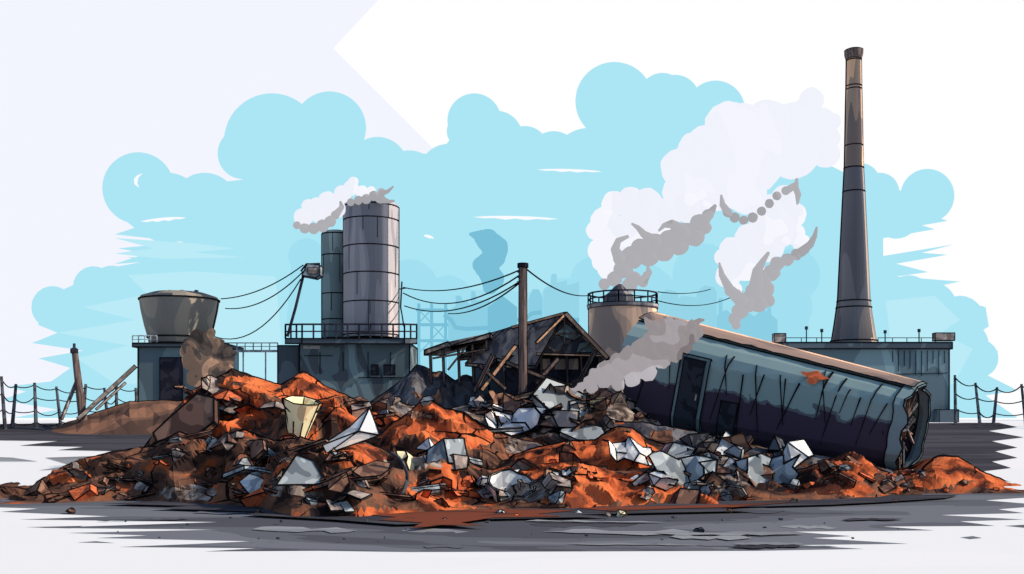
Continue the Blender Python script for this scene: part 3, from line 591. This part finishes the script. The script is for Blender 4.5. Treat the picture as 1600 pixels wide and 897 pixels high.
b.add(vs_, fs); b.build('sunlit_strip', M['tan'], t, origin=O0, ink=.1)  # tan strip paints the sunlight along the top of the hall
b = MB(); vs_ = []; n = 36; fs = []
for q in range(n):
    a = 360*q/n; w1 = .3*noise.noise(Vector((q*.5, 0, 5))); wx = .8*noise.noise(Vector((q*.4, 4, 5)))
    vs_ += [S(L-1.0+wx*.3, a, .14), S(L+.1+wx, a, .1+w1), S(L+.05+wx, a, -.15+w1), S(L-.9+wx*.3, a, -.15)]
for q in range(n):
    q2 = (q+1) % n
    for e in range(4): fs.append((q*4+e, q2*4+e, q2*4+(e+1) % 4, q*4+(e+1) % 4))
b.add(vs_, fs); b.build('end_rim', M['teal'], t, origin=O0, ink=.14, ang=50)
b = MB(); b.add([S(L-1.9, 360*q/20, -.1) for q in range(20)], [tuple(range(20))]); b.build('dark_inside', M['dark'], t, origin=O0)  # dark disc stands in for the unlit interior behind the open end
rnd = random.Random(12)
for q in range(14):
    a0 = rnd.uniform(0, 360); a1 = a0+rnd.uniform(90, 230); p0 = S(L-rnd.uniform(.6, 1.5), a0, -.3); p1 = S(L-rnd.uniform(.6, 1.5), a1, -.3-rnd.uniform(0, 1.5)); pm = (p0+p1)/2+Vector((rnd.uniform(-.5, .2), rnd.uniform(-1, 1), rnd.uniform(-1, 1)))
    MB().tube([p0, pm, p1], rnd.uniform(.12, .32), 4).build('torn_strut', M[rnd.choice(['d_brown', 'wood', 'd_grey', 'd_dark'])], t, origin=O0, ink=.06)
def patchq(x0, x1, a0, a1, off):
    b = MB(); n = 8; vs_ = [S(x, a0+(a1-a0)*q/n, o) for o in (off, off-.3) for q in range(n+1) for x in (x0, x1)]; m = 2*(n+1)
    fs = [(2*q, 2*q+1, 2*q+3, 2*q+2) for q in range(n)]+[(m+2*q, m+2*q+2, m+2*q+3, m+2*q+1) for q in range(n)]
    fs += [(2*q, 2*q+2, m+2*q+2, m+2*q) for q in range(n)]+[(2*q+1, m+2*q+1, m+2*q+3, 2*q+3) for q in range(n)]
    fs += [(0, m, m+1, 1), (2*n, 2*n+1, m+2*n+1, m+2*n)]
    return b.add(vs_, fs)
patchq(L*.235, L*.345, -46, 33, .16).build('door_frame', M['teal'], t, origin=O0, ink=.16, ang=60)
dr = patchq(L*.25, L*.33, -46, 29, .28).build('door', M['window'], t, origin=O0, ink=.12, ang=60)
b = MB(); p = S(L*.32, -8, .45); b.tube([p, p+Vector((0, 0, .6))], .08, 4); b.build('handle', M['d_grey'], dr, origin=O0)
patchq(L*.41, L*.47, -38, -4, .25).build('hatch', M['window'], t, origin=O0, ink=.12, ang=60)
b = MB(); cx_ = L*.7; rr_ = [S(cx_+1.1*math.cos(a)*(1+.5*math.sin(a*3)), 40+7*math.sin(a)*(1+.4*math.cos(a*4)), .25) for a in [2*math.pi*q/18 for q in range(18)]]; b.add(rr_, [tuple(range(18))]); b.build('rust_patch', M['d_rust'], t, origin=O0)
# ------------------------------------------------------------ fences
def fence(label, posts, d0, d1, sides):
    t = thing('wire_fence', label, 'fence', (P(posts[0][0], 0, d0).x, d0, GZ(d0))); n = len(posts); tops = []
    for i, (x, y0, lean) in enumerate(posts):
        d = d0+(d1-d0)*i/(n-1); p = P(x, y0, d); g = Vector((p.x+lean, d, GZ(d)-.1)); b = MB(); b.tube([g, p], .24, 6, r1=.17); b.build('post', M['d_dark'], t)
        tops.append((g, p))
    rf_ = random.Random(n)
    for f_ in sides:
        b = MB()
        for (g0, p0), (g1, p1) in zip(tops, tops[1:]): b.tube(sag(g0.lerp(p0, f_), g1.lerp(p1, f_+rf_.uniform(-.04, .03)), rf_.uniform(.2, .7), 6), .09, 4, -1)
        b.build('wire', M['dark'], t)
    return t
fence('sagging wire fence at the far left, in front of the pale clouds', [(-70, 585, 0), (-34, 592, .3), (2, 588, .5), (25, 600, -.5), (54, 598, .2), (88, 604, .6), (134, 600, -.4), (163, 606, .5), (182, 601, 0), (212, 606, .3)], 126, 134, (.95, .68, .4, .15))
fence('sagging wire fence at the far right, beside the boiler house', [(1492, 586, .1), (1524, 598, .6), (1558, 605, -.5), (1596, 600, .6), (1640, 600, 0)], 140, 128, (.95, .62, .3))
t = thing('leaning_post', 'thick leaning brown post with a cap at the left fence', 'post', hit(128, 668))
b = MB(); b.tube([P(130, 660, 127), P(117, 552, 127)], .55, 7, r1=.38); b.build('shaft', M['wood'], t, ink=.09, ang=60)
b = MB(); p = P(116, 548, 127); b.lathe(p.x, p.y, [(.5, p.z-.3), (.5, p.z+.2), (.18, p.z+.4), (.18, p.z+.9)], 8); b.build('cap', M['dark'], t)
for a, c, r, lab in (((122, 655), (212, 572), .34, 'long diagonal plank propped between the leaning post and the tank house'), ((96, 655), (122, 590), .2, 'thin prop plank left of the leaning post'), ((150, 640), (196, 598), .18, 'short thin plank under the long diagonal plank')):
    b = MB(); b.tube([P(*a, 126), P(*c, 128)], r, 4); tag(b.build('prop_plank', M['d_grey'], ink=.08), lab, 'plank')
# ------------------------------------------------------------ smoke
def smoke(label, d, groups, seed, jit=.08):
    b = MB(); mats = []; keys = []
    for i, (mk, L_, dd) in enumerate(groups):
        if mk not in keys: keys.append(mk); mats.append(M[mk])
        mi = keys.index(mk)
        if L_ and isinstance(L_[0], list):
            for q in L_: puffs(b, dense(q, 5), d+dd, mi, .6, .0, 2, seed)
        else: puffs(b, L_, d+dd, mi, .6, jit, 3, seed+i*5)
    return tag(b.build('smoke_plume', mats, smooth=True), label, 'smoke')
smoke('huge pale lavender and white plume rising right from the round tank', 152, [
    ('sm_lav', [(1062, 262, 30), (1085, 235, 28), (1110, 235, 40), (1138, 195, 36), (1160, 205, 42), (1200, 198, 42), (1235, 188, 28), (1248, 206, 38), (1268, 156, 19), (1255, 168, 14), (1282, 192, 24), (1300, 190, 14), (1295, 215, 18), (1240, 240, 40), (1180, 250, 50), (1120, 285, 45), (1080, 300, 35), (1290, 240, 22), (1165, 300, 34), (1060, 300, 25)], 3),
    ('sm_white', [(952, 420, 18), (938, 392, 20), (932, 360, 16), (945, 345, 22), (960, 318, 20), (985, 312, 20), (1010, 320, 26), (1040, 335, 25), (1075, 325, 24), (1000, 350, 34), (965, 370, 34), (942, 408, 17), (1030, 360, 20), (1100, 318, 20)], 0),
    ('sm_shade', [(944, 444, 9), (960, 436, 12), (974, 420, 15), (970, 404, 12), (988, 402, 18), (1000, 388, 15), (1012, 398, 18), (1022, 382, 17), (1038, 392, 16), (1046, 376, 17), (1062, 384, 15), (1070, 366, 18), (1086, 370, 15), (1092, 350, 15), (1102, 356, 10), (1106, 336, 9), (990, 436, 12), (1004, 440, 9), (984, 446, 12), (1010, 430, 6)], -4),
    ('sm_shade', [[(1102, 342, 9), (1112, 330, 6), (1117, 322, 3)], [(1004, 440, 8), (1014, 426, 5), (1012, 416, 2)], [(968, 404, 10), (961, 390, 7), (966, 376, 5), (980, 370, 3)], [(1066, 362, 12), (1050, 350, 7), (1038, 352, 4), (1030, 360, 2)], [(1024, 378, 10), (1006, 366, 6), (997, 356, 4), (988, 350, 2)]], -5)], 1)
smoke('forked white and grey plume drifting between round tank and tall chimney', 156, [
    ('sm_white', [(1225, 310, 20), (1205, 325, 22), (1190, 345, 20), (1170, 372, 22), (1145, 392, 22), (1130, 402, 14), (1212, 360, 32), (1240, 365, 18), (1252, 380, 14), (1138, 430, 20), (1165, 415, 24), (1200, 385, 26), (1240, 335, 20), (1150, 452, 10), (1180, 425, 16)], 0),
    ('sm_shade', [(1258, 390, 7), (1244, 398, 9), (1230, 406, 10), (1214, 412, 11), (1206, 426, 13), (1192, 436, 14), (1196, 452, 14), (1180, 458, 16), (1168, 472, 16), (1186, 474, 14), (1156, 486, 13), (1148, 498, 10), (1202, 470, 9), (1150, 508, 7), (1140, 455, 8), (1150, 462, 10)], -4),
    ('sm_shade', [(1136, 332, 7), (1148, 340, 8), (1162, 344, 7), (1176, 340, 8), (1190, 330, 7), (1202, 318, 7), (1214, 306, 7), (1228, 298, 7), (1240, 292, 6)], -4),
    ('sm_shade', [[(1245, 280, 2), (1244, 288, 4), (1234, 295, 6)], [(1242, 290, 5), (1247, 304, 5), (1246, 318, 2)], [(1127, 306, 2), (1129, 320, 5), (1138, 333, 7)], [(1276, 356, 2), (1273, 369, 4), (1266, 382, 6), (1252, 394, 8)], [(1182, 445, 12), (1183, 424, 8), (1192, 408, 5), (1200, 396, 3)], [(1124, 412, 2), (1128, 430, 5), (1140, 452, 8), (1158, 470, 11)]], -5)], 9)
MV = [(908, 604, 6), (920, 598, 9), (932, 588, 12), (944, 594, 11), (948, 578, 13), (962, 588, 13), (966, 568, 14), (982, 576, 15), (984, 556, 14), (1002, 562, 16), (1002, 544, 14), (1020, 550, 17), (1022, 532, 15), (1040, 540, 18), (1040, 522, 14), (1058, 532, 17), (1060, 514, 14), (1076, 524, 14), (1080, 510, 9), (1090, 520, 8), (1024, 512, 10), (1014, 506, 6), (1034, 562, 13), (1054, 554, 11), (1072, 542, 9), (1012, 580, 13), (988, 592, 11), (1036, 504, 6), (925, 606, 8), (1046, 500, 5), (966, 600, 9)]
smoke('low mauve grey smoke drifting over the left end of the toppled hall', 98, [
    ('sm_mauve', [(x, y, r*1.12) for x, y, r in MV], 0),
    ('sm_mauve', [[(1020, 514, 8), (1012, 504, 5), (1008, 497, 2)], [(1084, 508, 7), (1092, 501, 4), (1099, 500, 2)], [(908, 604, 6), (898, 609, 3), (893, 608, 1.5)]], 0)], 14, .2)
smoke('small white and grey puff blowing left from the tall silo top', 141, [
    ('sm_white', [(474, 340, 15), (482, 322, 11), (496, 322, 14), (512, 314, 15), (535, 304, 14), (548, 294, 12), (552, 284, 8), (566, 300, 10), (525, 326, 15), (500, 336, 14), (580, 298, 7)], 0),
    ('sm_shade', [(464, 352, 6), (476, 357, 8), (490, 357, 9), (504, 353, 10), (516, 346, 9), (524, 336, 7), (548, 316, 6), (560, 313, 7), (572, 311, 8), (584, 306, 8), (594, 310, 8), (596, 300, 6)], -2),
    ('sm_shade', [[(596, 302, 5), (606, 299, 3), (614, 292, 1.5)], [(526, 334, 6), (534, 324, 4), (532, 316, 2)], [(596, 312, 6), (608, 315, 3), (615, 314, 2)]], -3)], 20)
# ------------------------------------------------------------ debris
bvh = BVHTree.FromPolygons(surf_v, surf_f)
cam0 = Vector((0, 0, H))
def land(px, py):
    dr = (P(px, py, 1)-cam0).normalized(); h = bvh.ray_cast(cam0, dr)
    return (h[0], h[1] if h[1].z > 0 else -h[1]) if h[0] else (None, None)
def protos(kind, seed):
    r = random.Random(seed*17+len(kind)); b = MB()
    if kind == 'stone':
        bm = bmesh.new()
        for q in range(11):
            v = Vector((r.gauss(0, 1), r.gauss(0, 1), r.gauss(0, 1))).normalized(); bm.verts.new((v.x*1.0, v.y*.8, v.z*.65))
        g = bmesh.ops.convex_hull(bm, input=bm.verts); bmesh.ops.delete(bm, geom=[e for e in g['geom_interior'] if isinstance(e, bmesh.types.BMVert)], context='VERTS')
        bm.verts.index_update(); b.add([v.co for v in bm.verts], [[v.index for v in f.verts] for f in bm.faces]); bm.free()
    elif kind == 'metal_sheet':
        j = lambda: r.uniform(-.25, .25); a = [(-1.2+j(), -.7+j(), j()), (0+j(), -.8+j(), .5+j()), (0+j(), .7+j(), .55+j()), (-1.1+j(), .6+j(), 0)]
        c = [a[1], (1.1+j(), -.6+j(), -.1+j()), (1.3+j(), .5+j(), j()), a[2]]
        b.add([*a, c[1], c[2]], [(0, 1, 2, 3), (1, 4, 5, 2)])
        b.v += [v-Vector((0, 0, .1)) for v in b.v[:6]]; b.f += [[9, 8, 7, 6], [8, 11, 10, 7], [0, 6, 7, 1], [1, 7, 10, 4], [4, 10, 11, 5], [5, 11, 8, 2], [2, 8, 9, 3], [3, 9, 6, 0]]; b.m += [0]*8
    elif kind == 'crumpled_sheet':
        n1, n2 = 6, 4; vs_ = []
        for i in range(n1):
            for j in range(n2):
                ex = .3 if i in (0, n1-1) or j in (0, n2-1) else .12
                round_ = 1-.35*abs(i/(n1-1)-.5)*2
                vs_.append((-1.4+2.8*i/(n1-1)+r.uniform(-ex, ex), (-.9+1.8*j/(n2-1))*round_+r.uniform(-ex, ex), .25*math.sin(i*1.5+seed)+r.uniform(-.18, .18)+.35-.4*abs(j/(n2-1)-.5)))
        b.add(vs_, [(i*n2+j, (i+1)*n2+j, (i+1)*n2+j+1, i*n2+j+1) for i in range(n1-1) for j in range(n2-1) if not (r.random() < .15 and (i in (0, n1-2)))])
    elif kind == 'torn_shard':
        j = lambda: r.uniform(-.2, .2); b.add([(-1.0+j(), -.5, -.4), (.9+j(), -.5, -.4), (.8+j(), .6, -.3), (-.7, .5+j(), -.3), (-.1+j()*2, j(), .75+j()), (.45+j(), -.1, .55+j())], [(3, 2, 1, 0), (0, 1, 5), (0, 5, 4), (1, 2, 5), (5, 2, 4), (2, 3, 4), (3, 0, 4)])
    elif kind == 'plank': b.hexa([(-1.8, -.16, -.1), (1.8, -.2, -.1), (1.6, .2, -.1), (-1.8, .16, -.1), (-1.8, -.16, .1), (1.7, -.2, .1), (1.9, .2, .1), (-1.7, .16, .1)])
    elif kind == 'broken_block':
        j = lambda: r.uniform(-.2, .2); b.hexa([(x*1.0+j(), y*.6+j(), z_*.5+j()) for z_ in (-1, 1) for x, y in ((-1, -1), (1, -1), (1, 1), (-1, 1))])
    elif kind == 'slab':
        j = lambda: r.uniform(-.3, .3); out = [(-1.3+j(), -.7+j()), (-.2+j(), -.95), (1.1+j(), -.7+j()), (1.4, .1+j()), (.7+j(), .8), (-.5+j(), .75), (-1.3, .5+j())]; b.prism([(x, y, -.14) for x, y in out], (0, 0, .3))
    elif kind == 'bent_strip': b_ = [Vector((1.3*math.cos(a), .2*a, 1.3*math.sin(a))) for a in [q*.28 for q in range(int(r.uniform(7, 12)))]]; b.tube(b_, .13, 4)
    elif kind == 'pipe_piece': b.tube([(-1.2, 0, 0), (1.2, 0, 0)], .4, 8); b.tube([(1.2, 0, 0), (1.22, 0, 0)], .3, 8, -1); b.tube([(-1.22, 0, 0), (-1.2, 0, 0)], .3, 8, -1)
    return b
cache = {}
names = {'stone': 'stone', 'slab': 'broken slab', 'metal_sheet': 'bent metal sheet', 'crumpled_sheet': 'crumpled sheet', 'torn_shard': 'torn metal shard', 'plank': 'broken plank', 'broken_block': 'broken block', 'bent_strip': 'curled metal strip', 'pipe_piece': 'short pipe piece'}
cn = {'d_white': 'pale', 'd_blue': 'blue grey', 'd_grey': 'grey', 'd_brown': 'brown', 'd_cream': 'cream', 'd_rust': 'rust red', 'd_dark': 'dark'}
def debris(kind, col, px, py, size, rot, where, uniq=None, var=None, sink=.2):
    p, nrm = land(px, py)
    if p is None: return None
    big = size > 17
    key = (kind, col, var if var is not None else random.randrange(4), big)
    if key not in cache:
        o = protos(kind, key[2]).build(kind, M[col], origin=(0, 0, 0), ink=.095 if big else .13, ang=34); cache[key] = o
    else: o = cache[key].copy(); C.objects.link(o)
    s = size/F*p.y
    o.location = p+nrm*s*sink; o.rotation_euler = rot; o.scale = (s, s, s)
    lab = uniq or '%s%s %s in the scrap %s' % ('large ' if big else '', cn[col], names[kind], where)
    tag(o, lab, names[kind].split()[-1], None if uniq else lab+' set'); return o
random.seed(11)
RR = lambda: (random.uniform(0, 1.1), random.uniform(-.5, .5), random.uniform(-.9, .9)+random.choice((0, math.pi)))
Z_ = [
 (545, 780, 628, 655, 18, (10, 19), ['slab', 'broken_block', 'stone', 'crumpled_sheet'], ['d_grey', 'd_blue', 'd_brown', 'd_brown'], 'below the dark rubble bank'),
 (760, 930, 618, 680, 24, (14, 28), ['metal_sheet', 'slab', 'broken_block', 'crumpled_sheet', 'crumpled_sheet', 'plank'], ['d_grey', 'd_blue', 'd_white', 'd_brown', 'd_grey'], 'under the broken shed'),
 (920, 1050, 612, 665, 20, (10, 22), ['stone', 'broken_block', 'slab', 'crumpled_sheet', 'plank'], ['d_grey', 'd_brown', 'd_grey', 'd_cream', 'd_brown'], 'at the hall\'s low end'),
 (290, 440, 605, 670, 9, (12, 24), ['slab', 'metal_sheet', 'crumpled_sheet', 'torn_shard'], ['d_brown', 'd_grey', 'd_brown', 'd_rust'], 'on the tall left heap'),
 (60, 240, 725, 780, 20, (7, 17), ['stone', 'broken_block', 'crumpled_sheet', 'plank'], ['d_brown', 'd_brown', 'd_rust', 'd_grey'], 'at the heap\'s left foot'),
 (240, 420, 680, 790, 26, (10, 25), ['stone', 'slab', 'metal_sheet', 'plank', 'crumpled_sheet', 'torn_shard'], ['d_brown', 'd_grey', 'd_brown', 'd_rust', 'd_brown', 'd_blue'], 'left of the bucket'),
 (400, 620, 690, 802, 32, (11, 27), ['slab', 'metal_sheet', 'torn_shard', 'bent_strip', 'plank', 'crumpled_sheet'], ['d_blue', 'd_brown', 'd_brown', 'd_grey', 'd_rust', 'd_brown', 'd_white'], 'below the bucket'),
 (620, 760, 695, 790, 16, (9, 23), ['torn_shard', 'metal_sheet', 'pipe_piece', 'crumpled_sheet', 'slab'], ['d_blue', 'd_white', 'd_brown', 'd_grey', 'd_rust'], 'below the middle orange heap'),
 (750, 880, 735, 790, 12, (11, 24), ['stone', 'metal_sheet', 'broken_block', 'crumpled_sheet'], ['d_grey', 'd_white', 'd_blue', 'd_brown'], 'around the broken tub'),
 (860, 1040, 690, 788, 15, (7, 18), ['slab', 'metal_sheet', 'crumpled_sheet', 'torn_shard'], ['d_grey', 'd_white', 'd_brown', 'd_rust', 'd_brown'], 'in mid heap'),
 (1030, 1250, 705, 782, 34, (12, 27), ['crumpled_sheet', 'metal_sheet', 'crumpled_sheet', 'slab', 'stone', 'torn_shard'], ['d_white', 'd_blue', 'd_grey', 'd_brown', 'd_blue', 'd_grey', 'd_brown'], 'before the toppled hall'),
 (1060, 1390, 690, 735, 20, (9, 18), ['slab', 'broken_block', 'stone', 'crumpled_sheet'], ['d_dark', 'd_brown', 'd_grey', 'd_blue'], 'under the hall\'s belly'),
 (1250, 1420, 725, 775, 14, (6, 14), ['stone', 'broken_block', 'slab'], ['d_grey', 'd_brown', 'd_rust'], 'near the hall\'s open end'),
 (1430, 1590, 738, 768, 7, (4, 10), ['stone', 'broken_block'], ['d_rust', 'd_brown', 'd_grey'], 'on the far right heap')]
for x0, x1, y0, y1, n, (s0, s1), ks, cs, wh in Z_:
    for i in range(n): debris(random.choice(ks), random.choice(cs), random.uniform(x0, x1), random.uniform(y0, y1), s0+(s1-s0)*random.random()**1.4, RR(), wh)
for a in [('slab', 'd_blue', 885, 642, 44, (.9, .55, .15), 'largest blue grey slab, leaning right of the utility pole foot', 1),
          ('crumpled_sheet', 'd_white', 805, 662, 36, (.7, 0, .1), 'largest crumpled white sheet, at the foot of the utility pole', 2),
          ('torn_shard', 'd_white', 1130, 704, 32, (0, 0, .3), 'white tent shaped shard in front of the hall door', 0),
          ('torn_shard', 'd_dark', 1215, 708, 26, (0, .3, 1), 'dark spiky shard in front of the middle of the hall', 1),
          ('torn_shard', 'd_dark', 1088, 694, 22, (2.6, 0, .3), 'dark upturned funnel piece left of the white tent shaped shard', 2),
          ('torn_shard', 'd_blue', 475, 752, 40, (0, 0, .2), 'big blue grey pointed shard in the lower left middle of the heap', 3),
          ('crumpled_sheet', 'd_cream', 645, 728, 26, (.7, .3, .6), 'twisted cream sheet in the middle of the front heap', 0),
          ('metal_sheet', 'd_blue', 700, 716, 30, (.9, -.2, .2), 'large blue grey folded sheet right of the cream one', 1),
          ('crumpled_sheet', 'd_white', 980, 712, 26, (.8, .2, .3), 'crumpled pale sheet on the low orange heap', 3),
          ('crumpled_sheet', 'd_blue', 1060, 742, 34, (.9, .1, .2), 'wide crumpled blue grey sheet at the left of the scrap before the hall', 1),
          ('crumpled_sheet', 'd_blue', 1195, 745, 34, (.9, -.1, -.1), 'wide crumpled blue grey sheet at the right of the scrap before the hall', 0),
          ('crumpled_sheet', 'd_grey', 1000, 640, 34, (.9, .4, .2), 'large crumpled grey sheet at the low left end of the hall', 3),
          ('slab', 'd_brown', 300, 672, 40, (.9, -.7, .1), 'largest dark brown slab, on the left slope', 0),
          ('crumpled_sheet', 'd_grey', 345, 606, 24, (.9, .2, .3), 'grey crumpled sheet near the left peak of the tallest heap', 2)]:
    debris(a[0], a[1], a[2], a[3], a[4], a[5], '', a[6], a[7], .3)
def custom(name, label, cat, b, px, py, size, rot, mat, sink=.3, ink=.07, ang=30):
    p, nrm = land(px, py); s = size/F*p.y
    o = b.build(name, mat, origin=(0, 0, 0), ink=ink, ang=ang); o.location = p+nrm*s*sink; o.rotation_euler = rot; o.scale = (s, s, s); return tag(o, label, cat)
b = MB(); b.add([(-1, 0, -.45), (-.85, 0, -.75), (.9, 0, -.1), (.75, 0, .35), (.55, 0, .9), (-.1, 0, .2), (.2, -.25, -.05)], [(0, 1, 6), (1, 2, 6), (2, 3, 6), (3, 4, 6), (4, 5, 6), (5, 0, 6)])
custom('scrap_wedge', 'bright white wedge shaped plate with a blue tint left of centre in the heap', 'scrap plate', b, 552, 700, 46, (-.35, 0, .1), M['d_white'], .6, .06, 12)
p, nrm = land(470, 678); s = 33/F*p.y; t = thing('bucket', 'dented cream white bucket standing on the orange heap', 'bucket', p+Vector((0, -.4, s*.75))); t.rotation_euler = (.22, .12, .3); t.scale = (s, s, s)
b = MB(); n = 9; vs_ = []
for r_, z_ in ((.42, -.95), (.64, -.1), (.92, .85), (.85, .8), (.38, -.85)):
    for q in range(n):
        a = 2*math.pi*q/n; dn = 1+.12*noise.noise(Vector((q*1.3, z_, 2))); vs_.append((r_*dn*math.cos(a), r_*dn*math.sin(a), z_+(.16*noise.noise(Vector((q*1.1, 3, 1))) if z_ > .5 else 0)))
b.add(vs_, [(j*n+q, j*n+(q+1) % n, (j+1)*n+(q+1) % n, (j+1)*n+q) for j in range(4) for q in range(n)]+[tuple(range(n))[::-1], tuple(4*n+q for q in range(n))])
b.build('body', M['d_cream'], t, origin=(0, 0, 0), ink=.07, ang=38)
b = MB(); b.tube([(.95*math.cos(a), -.9*abs(math.sin(a))*.6, .85-.6*math.sin(a)) for a in [math.pi*q/10 for q in range(11)]], .04, 4, -1); b.build('handle', M['dark'], t, origin=(0, 0, 0))
p, nrm = land(812, 766); t = thing('broken_tub', 'broken white tub lying open among the stones in the front middle', 'tub', p+nrm*.8); t.rotation_euler = (.5, .1, .15); s = 40/F*p.y; t.scale = (s, s, s*.8)
b = MB(); n = 16; vs_ = []
for r_, z_ in ((.6, -.7), (.95, .3), (.88, .3), (.5, -.6)):
    for q in range(n): a = 2*math.pi*q/n; vs_.append((r_*math.cos(a), r_*math.sin(a), z_+(.22*noise.noise(Vector((q*.9, 1, 1))) if z_ > 0 else 0)))
fs = [(j*n+q, j*n+(q+1) % n, (j+1)*n+(q+1) % n, (j+1)*n+q) for j in range(3) for q in range(n) if q not in (10, 11)]+[tuple(3*n+q for q in range(n))]
b.add(vs_, fs); b.build('body', M['d_white'], t, origin=(0, 0, 0), ink=.06, ang=40)
b = MB(); b.prism([(.7, -.1, .3), (1.15, -.1, .9), (1.3, -.1, .2), (1.0, -.1, -.6)], (0, .1, 0)); b.build('torn_flap', M['d_grey'], t, origin=(0, 0, 0), ink=.06)
b = MB(); b.tube([Vector((math.cos(a), 0, math.sin(a)*1.2)) for a in [math.radians(q) for q in range(-70, 75, 12)]], .09, 5)
custom('cable_loop', 'curved dark cable sticking out of the front heap below the white plate', 'cable', b, 592, 762, 34, (-.3, 0, .2), M['d_dark'], .6, 0)
random.seed(5)
roads = [(108, 803, 11, 'd_brown', 'brown stone lying on the road at the far left'), (783, 806, 10, 'd_white', 'pale stone at the heap foot near the middle'), (808, 810, 7, 'd_rust', 'rust stone beside the pale stone at the heap foot'), (970, 808, 11, 'd_cream', 'cream stone on the road in front of the middle heap'), (695, 816, 7, 'd_white', 'small white stone on the road left of the middle'), (1092, 833, 9, 'd_dark', 'dark grey stone out on the open road'), (1242, 788, 9, 'd_grey', 'grey stone at the heap foot below the hall'), (405, 805, 8, 'd_brown', 'brown stone at the heap foot below the left heap'), (905, 805, 8, 'd_white', 'pale stone at the heap foot left of the cream stone'), (1140, 802, 7, 'd_brown', 'brown stone on the road below the white shards'), (950, 808, 7, 'd_grey', 'grey stone touching the cream stone on the road'), (1400, 785, 6, 'd_brown', 'brown stone at the right foot of the heap')]
for x, y, s, col, lab in roads:
    p = hit(x, y); o = protos('stone', x).build('stone', M[col], origin=(0, 0, 0), ink=.14, ang=28); s = s/F*p.y
    o.location = p+Vector((0, 0, s*.45)); o.scale = (s, s, s); o.rotation_euler = (0, 0, random.uniform(0, 6)); tag(o, lab, 'stone')
for i in range(26):
    x = random.uniform(180, 1420); y = random.uniform(812, 850); p = hit(x, y, .22); s = random.uniform(2, 4)/F*p.y
    if i == 0: pb = protos('stone', 3).build('pebble', M['d_dark'], origin=(0, 0, 0)); o = pb
    else: o = pb.copy(); C.objects.link(o)
    o.location = p; o.scale = (s*1.5, s, s); o.rotation_euler = (0, 0, random.uniform(0, 6))
    lab = 'tiny dark pebble lying on the grey road %s' % ('in the left half' if x < 800 else 'in the right half'); tag(o, lab, 'pebble', lab+' set')
bpy.context.view_layer.update()
